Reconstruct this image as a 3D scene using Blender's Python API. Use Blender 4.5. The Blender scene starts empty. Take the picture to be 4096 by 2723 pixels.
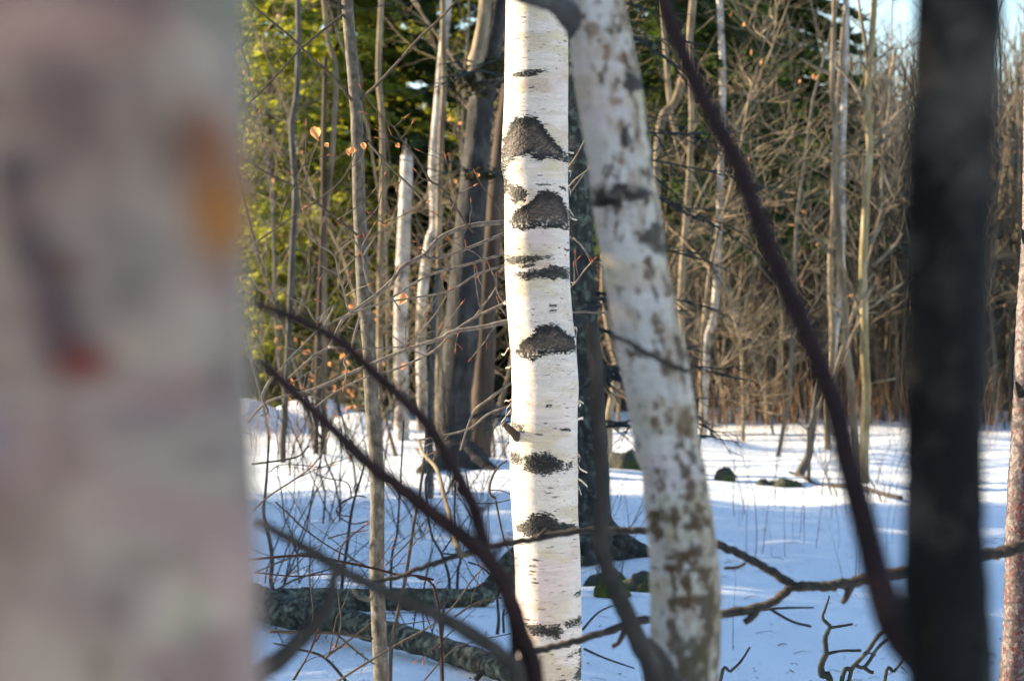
import bpy, math, random
import numpy as np
from mathutils import Vector

# ------------------------------------------------------------------ camera, sky, sun, exposure
scene = bpy.context.scene
COL = scene.collection
F, CX, CY = 55/23.6*4096, 2048.0, 1361.5          # focal length in photo pixels
CAMZ, PITCH = 1.45, math.radians(0.72)
cam_data = bpy.data.cameras.new("camera")
cam = bpy.data.objects.new("camera", cam_data)
COL.objects.link(cam)
cam.location = (0, 0, CAMZ)
cam.rotation_euler = (math.radians(90)-PITCH, 0, 0)
cam_data.lens = 55
cam_data.sensor_width = 23.6
cam_data.clip_start = 0.05
cam_data.clip_end = 2000
cam_data.dof.use_dof = True
cam_data.dof.focus_distance = 7.0
cam_data.dof.aperture_fstop = 4.2
scene.camera = cam

SUN_BACK = math.radians(15)                        # sun from the left, a little behind the subject
SUN_EL = math.radians(17)
to_sun = Vector((-math.cos(SUN_BACK)*math.cos(SUN_EL), math.sin(SUN_BACK)*math.cos(SUN_EL), math.sin(SUN_EL)))
sun_data = bpy.data.lights.new("sun", 'SUN')
sun_data.energy = 5.0
sun_data.angle = math.radians(0.6)
sun_data.color = (1.0, 0.82, 0.56)
sun = bpy.data.objects.new("sun", sun_data)
COL.objects.link(sun)
sun.rotation_euler = to_sun.to_track_quat('Z', 'Y').to_euler()

world = bpy.data.worlds.new("World")
scene.world = world
world.use_nodes = True
wn = world.node_tree
bg = wn.nodes['Background']
sky = wn.nodes.new('ShaderNodeTexSky')
sky.sky_type = 'NISHITA'
sky.sun_disc = False
sky.ozone_density = 2.0
sky.dust_density = 0.4
sky.sun_elevation = SUN_EL
sky.sun_rotation = math.atan2(to_sun.x, to_sun.y)
wn.links.new(sky.outputs[0], bg.inputs[0])
bg.inputs[1].default_value = 0.096

scene.view_settings.view_transform = 'Standard'
scene.view_settings.look = 'None'
scene.view_settings.gamma = 1
scene.view_settings.exposure = 1.9
scene.cycles.use_denoising = True
scene.cycles.denoising_input_passes = 'RGB'
scene.cycles.max_bounces = 6
scene.cycles.diffuse_bounces = 4
scene.cycles.transmission_bounces = 4

# ------------------------------------------------------------------ coordinates
fwd = np.array([0, math.cos(PITCH), -math.sin(PITCH)])
upv = np.array([0, math.sin(PITCH), math.cos(PITCH)])
CAM = np.array([0, 0, CAMZ])
def P(sx, sy, d):
    return CAM + d*(fwd + np.array([1, 0, 0])*((sx-CX)/F) + upv*((CY-sy)/F))
REG = {'A': (900, 0, 1.7425), 'B': (900, 900, 1.7425), 'C': (900, 1800, 1.699), 'D': (1900, 0, 1.7425),
       'E': (1900, 900, 1.7425), 'F': (1900, 1800, 1.699), 'G': (2900, 0, 1.7425), 'H': (2900, 900, 1.7425),
       'I': (2900, 1800, 1.699), 'J': (1950, 400, 2.24), 'K': (1950, 1100, 2.24), 'L': (1950, 1900, 1.906), 'S': (0, 0, 1.0)}
def S(reg, pts):
    x0, y0, s = REG[reg]
    return [(x0+p[0]/s, y0+p[1]/s) for p in pts]

# ------------------------------------------------------------------ noise
def _hash(ix, iy, iz, seed):
    h = (ix.astype(np.int64)*374761393 + iy.astype(np.int64)*668265263 + iz.astype(np.int64)*2147483647 + seed*974711) & 0xffffffff
    h = ((h ^ (h >> 13))*1274126177) & 0xffffffff
    h = ((h ^ (h >> 16))*2246822519) & 0xffffffff
    return ((h ^ (h >> 15)) & 0xffffff)/float(0xffffff)
def vnoise(x, y, z=None, seed=0):
    x = np.asarray(x, float); y = np.asarray(y, float)
    z = np.zeros_like(x) if z is None else np.asarray(z, float)
    fx, fy, fz = np.floor(x), np.floor(y), np.floor(z)
    tx, ty, tz = x-fx, y-fy, z-fz
    tx, ty, tz = [t*t*(3-2*t) for t in (tx, ty, tz)]
    r = 0
    for a in (0, 1):
        for b in (0, 1):
            for c in (0, 1):
                w = (tx if a else 1-tx)*(ty if b else 1-ty)*(tz if c else 1-tz)
                r = r + w*_hash(fx+a, fy+b, fz+c, seed)
    return r
def fbm(x, y, z=None, seed=0, octv=4, gain=0.5):
    s, a, t = 0, 1.0, 0
    x = np.asarray(x, float); y = np.asarray(y, float)
    for k in range(octv):
        s = s + a*vnoise(x*2**k, y*2**k, None if z is None else z*2**k, seed+k*17)
        t += a; a *= gain
    return s/t
def sstep(a, b, x):
    t = np.clip((x-a)/(b-a), 0, 1)
    return t*t*(3-2*t)

# ------------------------------------------------------------------ mesh building
class MB:
    def __init__(self):
        self.v, self.q, self.t, self.qm, self.tm, self.n = [], [], [], [], [], 0
    def add(self, v, q=None, t=None, m=0):
        v = np.asarray(v, float).reshape(-1, 3)
        if q is not None and len(q):
            q = np.asarray(q, int)+self.n; self.q.append(q); self.qm.append(np.full(len(q), m))
        if t is not None and len(t):
            t = np.asarray(t, int)+self.n; self.t.append(t); self.tm.append(np.full(len(t), m))
        self.v.append(v); self.n += len(v)
    def mesh(self, name, mats, smooth=True, color=None):
        me = bpy.data.meshes.new(name)
        v = np.concatenate(self.v)
        q = np.concatenate(self.q) if self.q else np.zeros((0, 4), int)
        t = np.concatenate(self.t) if self.t else np.zeros((0, 3), int)
        me.vertices.add(len(v)); me.vertices.foreach_set('co', v.astype(np.float32).ravel())
        me.loops.add(q.size+t.size)
        me.loops.foreach_set('vertex_index', np.concatenate([q.ravel(), t.ravel()]).astype(np.int32))
        me.polygons.add(len(q)+len(t))
        st = np.concatenate([np.arange(len(q))*4, len(q)*4+np.arange(len(t))*3]).astype(np.int32)
        me.polygons.foreach_set('loop_start', st)
        for m in (mats if isinstance(mats, (list, tuple)) else [mats]):
            me.materials.append(m)
        mi = np.concatenate((self.qm or [np.zeros(0)])+(self.tm or [np.zeros(0)])).astype(np.int32)
        me.polygons.foreach_set('material_index', mi)
        me.polygons.foreach_set('use_smooth', np.full(len(q)+len(t), smooth))
        me.update(calc_edges=True)
        if color is not None:
            a = me.color_attributes.new('bark', 'FLOAT_COLOR', 'POINT')
            c = np.ones((len(v), 4), np.float32); c[:, :3] = color
            a.data.foreach_set('color', c.ravel())
        return me
    def build(self, name, mats, parent=None, smooth=True, color=None):
        o = bpy.data.objects.new(name, self.mesh(name, mats, smooth, color))
        COL.objects.link(o)
        if parent is not None:
            o.parent = parent
        return o

def smooth_path(pts, rad, k=4):
    pts = np.asarray(pts, float); rad = np.asarray(rad, float)
    n = len(pts)
    if n < 3 or k < 2:
        return pts, rad
    p = np.vstack([2*pts[0]-pts[1], pts, 2*pts[-1]-pts[-2]])
    out, ro = [], []
    for i in range(n-1):
        p0, p1, p2, p3 = p[i], p[i+1], p[i+2], p[i+3]
        for j in range(k):
            t = j/k
            out.append(0.5*((2*p1)+(-p0+p2)*t+(2*p0-5*p1+4*p2-p3)*t*t+(-p0+3*p1-3*p2+p3)*t**3))
            ro.append(rad[i]*(1-t)+rad[i+1]*t)
    out.append(pts[-1]); ro.append(rad[-1])
    return np.array(out), np.array(ro)

def tube(mb, pts, rad, sides=6, m=0, cap=True, rough=None):
    pts = np.asarray(pts, float); rad = np.asarray(rad, float); n = len(pts)
    tg = np.gradient(pts, axis=0)
    tg /= np.linalg.norm(tg, axis=1)[:, None]+1e-9
    u = np.cross(tg[0], [0.31, 0.77, 0.55]); u /= np.linalg.norm(u)+1e-9
    U = np.empty_like(pts)
    for i in range(n):
        u = u-tg[i]*(u@tg[i]); u /= np.linalg.norm(u)+1e-9
        U[i] = u
    W = np.cross(tg, U)
    a = np.arange(sides)/sides*2*math.pi
    r = rad[:, None]*np.ones(sides)
    if rough:
        r = r*(1+rough*(np.random.RandomState(n+int(abs(pts[0, 0])*977)).rand(n, sides)-.5))
    v = pts[:, None]+r[..., None]*(np.cos(a)[None, :, None]*U[:, None]+np.sin(a)[None, :, None]*W[:, None])
    v = v.reshape(-1, 3)
    i = np.arange(n-1)[:, None]*sides; j = np.arange(sides)[None]; j2 = (j+1) % sides
    q = np.stack([i+j, i+j2, i+sides+j2, i+sides+j], -1).reshape(-1, 4)
    if cap:
        v = np.vstack([v, pts[0], pts[-1]])
        b0, b1 = n*sides, n*sides+1
        jj = np.arange(sides); jn = (jj+1) % sides
        t = np.vstack([np.stack([jn, jj, np.full(sides, b0)], -1),
                       np.stack([(n-1)*sides+jj, (n-1)*sides+jn, np.full(sides, b1)], -1)])
        mb.add(v, q, t, m)
    else:
        mb.add(v, q, None, m)

# ------------------------------------------------------------------ naming helpers
def tag(o, label, cat, group=None, kind=None):
    if label: o['label'] = label
    if cat: o['category'] = cat
    if group: o['group'] = group
    if kind: o['kind'] = kind
    return o
def thing(name, label, cat, loc=(0, 0, 0), group=None, rz=0):
    o = bpy.data.objects.new(name, None); COL.objects.link(o)
    o.empty_display_size = 0.2
    o.location = loc; o.rotation_euler = (0, 0, rz)
    return tag(o, label, cat, group)
def dup(root, loc, rz, sc, label, group=None):
    r = root.copy(); COL.objects.link(r)
    r.location = loc; r.rotation_euler = (0, 0, rz); r.scale = (sc, sc, sc)
    r['label'] = label
    if group: r['group'] = group
    elif 'group' in r: del r['group']
    for ch in list(root.children):
        c = ch.copy(); COL.objects.link(c); c.parent = r
    return r

# ------------------------------------------------------------------ materials
def mat(name):
    m = bpy.data.materials.new(name); m.use_nodes = True
    return m, m.node_tree, m.node_tree.nodes['Principled BSDF']
def ramp(nt, fac, stops):
    r = nt.nodes.new('ShaderNodeValToRGB'); nt.links.new(fac, r.inputs[0])
    e = r.color_ramp.elements
    while len(e) < len(stops): e.new(0.5)
    for k, (p, c) in enumerate(stops):
        e[k].position = p; e[k].color = (*c, 1)
    return r.outputs[0]
def noise_node(nt, scale, detail=6, rough=0.6, vec=None, stretch=None):
    tc = nt.nodes.new('ShaderNodeTexCoord')
    src = tc.outputs['Object']
    if stretch:
        mp = nt.nodes.new('ShaderNodeMapping'); mp.inputs['Scale'].default_value = stretch
        nt.links.new(src, mp.inputs[0]); src = mp.outputs[0]
    n = nt.nodes.new('ShaderNodeTexNoise'); nt.links.new(src, n.inputs['Vector'])
    n.inputs['Scale'].default_value = scale; n.inputs['Detail'].default_value = detail; n.inputs['Roughness'].default_value = rough
    return n
def add_bump(nt, bs, height, strength=0.5, dist=0.01):
    b = nt.nodes.new('ShaderNodeBump'); b.inputs['Strength'].default_value = strength; b.inputs['Distance'].default_value = dist
    nt.links.new(height, b.inputs['Height']); nt.links.new(b.outputs[0], bs.inputs['Normal'])
def bark_mat(name, stops, scale=18, stretch=(1, 1, .35), rough=0.9, bump=0.6, dist=0.01, patch=None, pscale=6, lo=.55, hi=.66):
    m, nt, bs = mat(name)
    n = noise_node(nt, scale, 8, .65, stretch=stretch)
    c = ramp(nt, n.outputs[0], stops)
    if patch:
        n2 = noise_node(nt, pscale, 6, .65)
        f = ramp(nt, n2.outputs[0], [(lo, (0, 0, 0)), (hi, (1, 1, 1))])
        mx = nt.nodes.new('ShaderNodeMix'); mx.data_type = 'RGBA'
        nt.links.new(f, mx.inputs[0]); nt.links.new(c, mx.inputs[6]); mx.inputs[7].default_value = (*patch, 1)
        c = mx.outputs[2]
    nt.links.new(c, bs.inputs['Base Color'])
    bs.inputs['Roughness'].default_value = rough
    bs.inputs['Specular IOR Level'].default_value = 0.2
    add_bump(nt, bs, n.outputs[0], bump, dist)
    return m
def painted_bark(name, bump=0.4):
    m, nt, bs = mat(name)
    a = nt.nodes.new('ShaderNodeVertexColor'); a.layer_name = 'bark'
    n = noise_node(nt, 60, 5, .6, stretch=(1, 1, 6))
    f = ramp(nt, n.outputs[0], [(.3, (.86, .85, .84)), (.7, (1, 1, 1))])
    mx = nt.nodes.new('ShaderNodeMix'); mx.data_type = 'RGBA'; mx.blend_type = 'MULTIPLY'; mx.inputs[0].default_value = 1
    nt.links.new(a.outputs[0], mx.inputs[6]); nt.links.new(f, mx.inputs[7])
    nt.links.new(mx.outputs[2], bs.inputs['Base Color'])
    bs.inputs['Roughness'].default_value = 0.62
    bs.inputs['Specular IOR Level'].default_value = 0.25
    add_bump(nt, bs, n.outputs[0], bump, 0.002)
    return m
M_birch = painted_bark('birch_bark')
M_curl = mat('bark_curl')[0]
M_curl.node_tree.nodes['Principled BSDF'].inputs['Base Color'].default_value = (.74, .69, .6, 1)
M_grey = bark_mat('grey_bark', [(.3, (.03, .028, .027)), (.5, (.07, .065, .06)), (.7, (.13, .12, .105))], 14, patch=(.15, .165, .15), pscale=5, lo=.6, hi=.68)
M_old = bark_mat('old_bark', [(.3, (.013, .012, .013)), (.5, (.042, .039, .038)), (.7, (.1, .09, .08))], 9, stretch=(1, 1, .4), patch=(.11, .12, .1), pscale=5, lo=.62, hi=.7, bump=1, dist=.05)
M_brown = bark_mat('brown_bark', [(.3, (.03, .022, .018)), (.55, (.075, .055, .042)), (.75, (.13, .1, .075))], 16, stretch=(1, 1, .12))
M_sap = bark_mat('sapling_bark', [(.3, (.04, .036, .03)), (.5, (.1, .088, .072)), (.7, (.2, .18, .15))], 45, stretch=(1, 1, .7), patch=(.05, .045, .03), pscale=30, lo=.6, hi=.68)
M_tan = bark_mat('tan_bark', [(.3, (.06, .042, .025)), (.5, (.165, .128, .084)), (.75, (.42, .335, .225))], 7)
M_mid = bark_mat('brown_twig', [(.3, (.03, .024, .02)), (.6, (.07, .056, .045)), (.8, (.15, .125, .1))], 50, bump=.3)
M_olive = bark_mat('olive_bark', [(.3, (.11, .085, .035)), (.5, (.22, .17, .085)), (.72, (.4, .33, .22))], 10)
M_twig = bark_mat('grey_twig', [(.3, (.06, .05, .045)), (.6, (.16, .14, .12)), (.8, (.3, .27, .23))], 60, bump=.3)
M_dtwig = bark_mat('dark_twig', [(.3, (.025, .021, .018)), (.6, (.07, .056, .045)), (.8, (.15, .125, .1))], 60, bump=.3)
M_red = bark_mat('red_twig', [(.3, (.018, .009, .008)), (.6, (.036, .018, .016)), (.8, (.065, .036, .03))], 40, bump=.3)
M_bud = bark_mat('bud', [(.3, (.16, .045, .025)), (.7, (.34, .12, .06))], 80, bump=.2)
M_dead = bark_mat('dead_branch', [(.3, (.015, .018, .018)), (.6, (.04, .044, .04)), (.8, (.12, .14, .12))], 40, bump=.3)
M_dark = bark_mat('dark_bark', [(.3, (.003, .003, .0035)), (.55, (.008, .0075, .0075)), (.75, (.02, .018, .017))], 30, patch=(.065, .055, .046), pscale=13, lo=.5, hi=.66)
M_lichen = bark_mat('lichen_bark', [(.32, (.014, .012, .01)), (.46, (.05, .045, .033)), (.58, (.15, .155, .11)), (.72, (.34, .35, .27))], 26, stretch=(1, 1, 1), patch=(.05, .045, .02), pscale=7, lo=.58, hi=.66, bump=1, dist=.02)
M_spruce = bark_mat('spruce_bark', [(.3, (.02, .02, .018)), (.55, (.055, .052, .045)), (.75, (.12, .115, .095))], 25, stretch=(1, 1, .5), patch=(.16, .17, .13), pscale=24, lo=.52, hi=.62, bump=1, dist=.03)
M_moss = bark_mat('moss', [(.3, (.02, .028, .008)), (.55, (.07, .085, .015)), (.8, (.19, .18, .03))], 25, stretch=(1, 1, 1), bump=1, dist=.03)
M_mossdark = bark_mat('dark_moss', [(.3, (.012, .013, .006)), (.55, (.04, .036, .012)), (.8, (.11, .085, .02))], 25, stretch=(1, 1, 1), bump=1, dist=.03)
M_mossrock = bark_mat('mossy_rock', [(.3, (.03, .03, .026)), (.55, (.075, .075, .06)), (.8, (.14, .14, .12))], 10, stretch=(1, 1, 1), patch=(.05, .065, .018), pscale=5, lo=.45, hi=.6, bump=1, dist=.03)
M_far = bark_mat('far_bark', [(.3, (.055, .042, .029)), (.55, (.15, .117, .08)), (.75, (.3, .24, .17))], 1.2)
M_dry = bark_mat('dry_grass', [(.3, (.12, .055, .028)), (.6, (.27, .15, .08)), (.8, (.42, .28, .17))], 3)
M_stalk = bark_mat('weed_stalk', [(.3, (.1, .085, .08)), (.7, (.22, .18, .16))], 10)
def leaf_mat(name, stops, scale, trans, tcol):
    m, nt, bs = mat(name)
    n = noise_node(nt, scale, 4)
    c = ramp(nt, n.outputs[0], stops)
    nt.links.new(c, bs.inputs['Base Color'])
    bs.inputs['Roughness'].default_value = 0.6
    bs.inputs['Specular IOR Level'].default_value = 0.25
    tr = nt.nodes.new('ShaderNodeBsdfTranslucent'); tr.inputs[0].default_value = (*tcol, 1)
    mx = nt.nodes.new('ShaderNodeMixShader'); mx.inputs[0].default_value = trans
    nt.links.new(bs.outputs[0], mx.inputs[1]); nt.links.new(tr.outputs[0], mx.inputs[2])
    nt.links.new(mx.outputs[0], nt.nodes['Material Output'].inputs[0])
    return m
M_needle = leaf_mat('hemlock_needles', [(.3, (.045, .075, .014)), (.5, (.15, .18, .028)), (.75, (.33, .33, .06))], 1.1, .45, (.47, .48, .05))
M_needle_dark = leaf_mat('spruce_needles', [(.3, (.02, .04, .013)), (.55, (.05, .085, .024)), (.75, (.12, .145, .036))], 1.3, .3, (.12, .17, .03))
M_leaf = leaf_mat('dead_leaf', [(.3, (.5, .2, .08)), (.7, (.68, .34, .16))], 40, .5, (.8, .36, .14))

# snow
M_snow, nt, bs = mat('snow')
n1 = noise_node(nt, 2.2, 8, .6); n2 = noise_node(nt, 45, 6, .7)
tcg = nt.nodes.new('ShaderNodeTexCoord'); sep = nt.nodes.new('ShaderNodeSeparateXYZ'); nt.links.new(tcg.outputs['Object'], sep.inputs[0])
n3 = noise_node(nt, .9, 7, .65)
def mth(op, a, b):
    k = nt.nodes.new('ShaderNodeMath'); k.operation = op
    for i_, v_ in enumerate((a, b)):
        if isinstance(v_, (int, float)): k.inputs[i_].default_value = v_
        else: nt.links.new(v_, k.inputs[i_])
    return k.outputs[0]
edge_ = mth('ADD', mth('MULTIPLY', mth('SUBTRACT', n3.outputs[0], .5), 6.0), mth('SUBTRACT', sep.outputs['Y'], 29.9))
edge_ = mth('ADD', edge_, mth('MULTIPLY', mth('MINIMUM', mth('SUBTRACT', sep.outputs['X'], 2.0), 0.0), 3.0))
lit_ = ramp(nt, mth('MULTIPLY', edge_, .25), [(.2, (0, 0, 0)), (.6, (1, 1, 1))])
n4 = noise_node(nt, 6, 8, .7)
lcol = ramp(nt, n4.outputs[0], [(.3, (.06, .04, .026)), (.55, (.15, .1, .065)), (.75, (.26, .18, .12))])
mxs = nt.nodes.new('ShaderNodeMix'); mxs.data_type = 'RGBA'
nt.links.new(lit_, mxs.inputs[0]); mxs.inputs[6].default_value = (.85, .88, .92, 1); nt.links.new(lcol, mxs.inputs[7]); nt.links.new(mxs.outputs[2], bs.inputs['Base Color'])
bs.inputs['Roughness'].default_value = .55
bs.inputs['Specular IOR Level'].default_value = .3
bs.inputs['Subsurface Weight'].default_value = 0.0
ad = nt.nodes.new('ShaderNodeMath'); ad.operation = 'MULTIPLY_ADD'
nt.links.new(n2.outputs[0], ad.inputs[0]); ad.inputs[1].default_value = .2; nt.links.new(n1.outputs[0], ad.inputs[2])
add_bump(nt, bs, ad.outputs[0], .7, .07)

# ------------------------------------------------------------------ ground
def far_rise(x, y):
    y0 = 45-14*sstep(-1.5, 3, x)
    return 0.085*np.clip(y-y0, 0, 75)
MOUNDS = [(-3.1, 27.5, .38, .55), (-2.3, 28.5, .3, .6), (-1.75, 27.2, .28, .45), (-2.7, 29, .2, 1.2), (-.5, 21.2, .15, .8), (1.55, 25.5, .18, .9),
          (3.5, 23, .12, .5), (4.6, 26, .08, .8), (3.0, 31.5, .08, 1.2), (4.4, 31.2, .08, .8), (5.6, 31.3, .08, 1.1), (2.2, 31.6, .08, .9), (0.9, 13.6, .08, .5), (-1.2, 12.2, -.06, .8)]
def ground_h(x, y):
    x = np.asarray(x, float); y = np.asarray(y, float)
    h = far_rise(x, y)
    near = np.exp(-(np.maximum(y-30, 0)/40)**2)
    h = h+near*0.26*(1-.6*sstep(21, 27, y)*sstep(1, 2.5, x))*(fbm(x*.5, y*.34, seed=3, octv=4)-.5)+.5*(1-near)*(fbm(x*.12, y*.12, seed=5)-.5)
    h = h+near*0.03*(fbm(x*2.2, y*1.6, seed=9, octv=3)-.5)
    for mx, my, mh, mr in MOUNDS:
        h = h+mh*np.exp(-((x-mx)**2+(y-my)**2)/(mr*mr))
    return h
def gz(x, y): return float(ground_h(np.array([x]), np.array([y]))[0])
def axis(dense_lo, dense_hi, step, lo, hi, growth=1.18):
    a = list(np.arange(dense_lo, dense_hi+1e-6, step))
    s, v = step, dense_hi
    while v < hi:
        s *= growth; v += s; a.append(v)
    s, v = step, dense_lo
    pre = []
    while v > lo:
        s *= growth; v -= s; pre.append(v)
    return np.array(pre[::-1]+a)
gx = axis(-6.5, 8, .07, -700, 700); gy = axis(7, 34, .08, -300, 1200)
XX, YY = np.meshgrid(gx, gy, indexing='ij')
ZZ = ground_h(XX, YY)
nx, ny = XX.shape
mb = MB()
i = np.arange(nx-1)[:, None]*ny; j = np.arange(ny-1)[None]
mb.add(np.stack([XX, YY, ZZ], -1).reshape(-1, 3), np.stack([i+j, i+ny+j, i+ny+j+1, i+j+1], -1).reshape(-1, 4))
tag(mb.build('snow_ground', M_snow), 'blue shaded snow with sunlit streaks on the forest floor', 'snow', kind='structure')

# ------------------------------------------------------------------ birch trunks with painted bark
def poly_sd(px, py, poly):
    poly = np.asarray(poly, float)
    d = np.full(px.shape, 1e9); inside = np.zeros(px.shape, bool)
    n = len(poly)
    for k in range(n):
        ax, ay = poly[k]; bx, by = poly[(k+1) % n]
        ex, ey = bx-ax, by-ay
        t = np.clip(((px-ax)*ex+(py-ay)*ey)/(ex*ex+ey*ey+1e-9), 0, 1)
        d = np.minimum(d, np.hypot(px-ax-t*ex, py-ay-t*ey))
        c = ((ay > py) != (by > py)) & (px < (bx-ax)*(py-ay)/(by-ay+1e-12)+ax)
        inside ^= c
    return np.where(inside, d, -d)

class Trunk:
    """A round trunk given by its left and right edge (photo pixels at depth d); keeps per-vertex coordinates for painting."""
    def __init__(self, edges, d, cols, step, ext_up, ext_dn, tilt=0.0):
        e = np.array(sorted(edges, key=lambda r: r[0]), float)
        lo, hi = e[0, 0], e[-1, 0]
        sy = np.concatenate([np.arange(-ext_up, lo, max(step*6, 12)), np.arange(lo, hi, step), np.arange(hi, hi+ext_dn, max(step*6, 12))])
        c = (e[:, 1]+e[:, 2])/2; w = (e[:, 2]-e[:, 1])/2
        k = np.array([.25, .5, .25])
        cc = np.interp(sy, e[:, 0], c); ww = np.interp(sy, e[:, 0], w)
        top = sy < lo; sl = (c[min(3, len(c)-1)]-c[0])/(e[min(3, len(c)-1), 0]-lo)
        cc[top] = c[0]+sl*(sy[top]-lo)*.6; ww[top] = w[0]*np.clip(1-(lo-sy[top])*d/63000, .2, 1)
        bot = sy > hi; sl = (c[-1]-c[max(-4, -len(c))])/(hi-e[max(-4, -len(c)), 0])
        cc[bot] = c[-1]+sl*(sy[bot]-hi)*.5; ww[bot] = w[-1]*(1+np.minimum(.4, (sy[bot]-hi)/6000))
        for _ in range(6):
            cc[1:-1] = .25*cc[:-2]+.5*cc[1:-1]+.25*cc[2:]; ww[1:-1] = .25*ww[:-2]+.5*ww[1:-1]+.25*ww[2:]
        self.sy, self.cc, self.ww, self.d = sy, cc, ww, d
        half = cols//2
        th = np.concatenate([np.linspace(-math.pi/2-.15, math.pi/2+.15, cols-cols//5, endpoint=False),
                             np.linspace(math.pi/2+.15, 1.5*math.pi-.15, cols//5, endpoint=False)])
        self.TH, self.SY = np.meshgrid(th, sy, indexing='xy')
        CC, WW = cc[:, None], ww[:, None]
        self.SX = CC+WW*np.sin(self.TH)
        self.front = np.cos(self.TH) > -.1
        self.R = (WW*d/F)*np.ones_like(self.TH)
        dd = d+tilt*(CY-sy)/F
        self.C = np.array([P(a, b, q) for a, b, q in zip(cc, sy, dd)])
        self.arc = self.TH*self.R                      # metres round the trunk
        self.zm = (-(self.SY-CY)*d/F)                  # metres up the trunk
    def mesh(self, disp):
        R = self.R+disp
        V = self.C[:, None]+np.stack([R*np.sin(self.TH), -R*np.cos(self.TH), np.zeros_like(R)], -1)
        n, m = R.shape
        i = np.arange(n-1)[:, None]*m; j = np.arange(m)[None]; j2 = (j+1) % m
        mb = MB(); mb.add(V.reshape(-1, 3), np.stack([i+j, i+m+j, i+m+j2, i+j2], -1).reshape(-1, 4))
        return mb

def birch_white(T, seed, warm=1.0):
    a, z = T.arc, T.zm
    lowf = fbm(a*9, z*22, seed=seed, octv=4)
    st = fbm(a*14, z*160, seed=seed+5, octv=4)
    base = np.array([.70, .615, .545])
    c = base*(0.9+.16*(st-.5)[..., None]*2)
    y = sstep(.5, .72, lowf)[..., None]
    c = c*(1-y*np.array([.12, .16, .3])*warm)
    pk = sstep(.55, .75, fbm(a*7+9, z*12, seed=seed+9))[..., None]
    c = c*(1-pk*np.array([.02, .09, .06]))
    return c
def lenticels(T, c, seed, cw, chh, p, lmin, lmax, thick, col=(.06, .045, .035)):
    a = T.arc+40; z = T.zm+40
    row = np.floor(z/chh)
    a2 = a+cw*_hash(row, row*0, row*0, seed)
    ix = np.floor(a2/cw)
    h = [_hash(ix, row, row*0+k, seed+1) for k in range(5)]
    ln = (lmin+(lmax-lmin)*h[1]**2)/2
    ox = (.2+.6*h[2])*cw; oz = (.25+.5*h[3])*chh
    dx = np.abs((a2-ix*cw)-ox)/ln; dz = np.abs((z-row*chh)-oz)/(thick*(.5+h[4]))
    m = sstep(1.25, .75, np.sqrt(dx**2+dz**2))*(h[0] < p)
    return c*(1-m[..., None])+np.array(col)*m[..., None]*1.0
def scar(T, c, disp, reg, poly, style, seed, apex=None, rag=7.0, dirt=1.0):
    poly = np.array(S(reg, poly)); x0, y0 = poly.min(0)-40; x1, y1 = poly.max(0)+40
    bb = T.front & (T.SX > x0) & (T.SX < x1) & (T.SY > y0) & (T.SY < y1)
    if not bb.any(): return
    px, py = T.SX[bb], T.SY[bb]; a, z = T.arc[bb], T.zm[bb]
    sd = poly_sd(px, py, poly)
    edge = (fbm(px/9, py/4, seed=seed, octv=4)-.5)*2*rag*1.7+(vnoise(px/26, py/3.2, seed=seed+3)-.5)*rag*1.4
    m = sstep(-2, 3, sd+edge)
    f1 = fbm(px/6, py/6, seed=seed+7, octv=3)
    f2 = fbm(px/16, py/9, seed=seed+11, octv=4)
    blk = np.array([.010, .009, .008])
    if style == 'eye':
        ax, ay = S(reg, [apex])[0]
        rr = np.hypot(px-ax, (py-ay)*1.15)
        wav = .62+.38*np.sin(rr/2.6+9*f2+7*vnoise(px/18, py/14, seed=seed+2))*vnoise(px/9, py/9, seed=seed+31)*1.6
        inn = sstep(10, 38, sd+edge*.6)
        brown = np.array([.085, .066, .055])*(.3+.7*wav*(.4+f1+.5*f2))[..., None]+np.array([.06, .03, .014])*sstep(.52, .7, f2)[..., None]*.6
        top = sstep(45, 10, rr)
        col = blk*(.7+1.2*f1)[..., None]*(1-inn*(1-top))[..., None]+brown*(inn*(1-top))[..., None]
        # pale flakes towards the foot of the scar
        foot = sstep(.45, .95, (py-ay)/(poly[:, 1].max()-ay+1e-6))
        fl = foot*sstep(.56, .66, f1*.6+f2*.4)
        col = col*(1-fl[..., None])+np.array([.42, .37, .3])*fl[..., None]
    else:
        sp = sstep(.56, .68, fbm(px/5, py/3.5, seed=seed+21, octv=3))*sstep(26, 2, sd)*(.85 if style == 'speck' else .45)
        dk = blk*1.2+np.array([.035, .029, .023])*(sstep(.4, .7, f2)*f1)[..., None]
        col = dk*(1-sp[..., None])+np.array([.5, .46, .4])*sp[..., None]
    cc = c[bb]; c[bb] = cc*(1-m[..., None])+col*m[..., None]
    dd = disp[bb]; disp[bb] = dd+m*((f1-.5)*.0026-.0006+(.002*sstep(30, 4, sd) if style == 'eye' else 0.0))

# --- the birch in focus
e = [(y, l, r) for (l, y), (r, _) in zip(S('D', [(215, 0), (210, 300), (206, 600)]), S('D', [(650, 0), (650, 300), (650, 600)]))]
for reg, rows in (('J', [(200, 140, 722), (450, 128, 722), (600, 122, 722), (720, 150, 722), (900, 152, 728), (1250, 153, 734), (1500, 155, 735)]),
                  ('K', [(150, 165, 745), (300, 173, 757), (450, 186, 770), (580, 196, 796), (680, 206, 795), (760, 211, 802), (1000, 220, 818), (1250, 216, 808), (1450, 198, 806)]),
                  ('L', [(60, 172, 690), (300, 186, 690), (600, 205, 708), (900, 213, 714), (1200, 214, 720), (1568, 205, 716)])):
    for y, l, r in rows:
        (lx, yy), (rx, _) = S(reg, [(l, y), (r, y)])
        e.append((yy, lx, rx))
T = Trunk(e, 7.0, 290, 2.0, 3200, 720)
c = birch_white(T, 11)
c = lenticels(T, c, 101, .035, .0085, .24, .004, .02, .0006)
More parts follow.
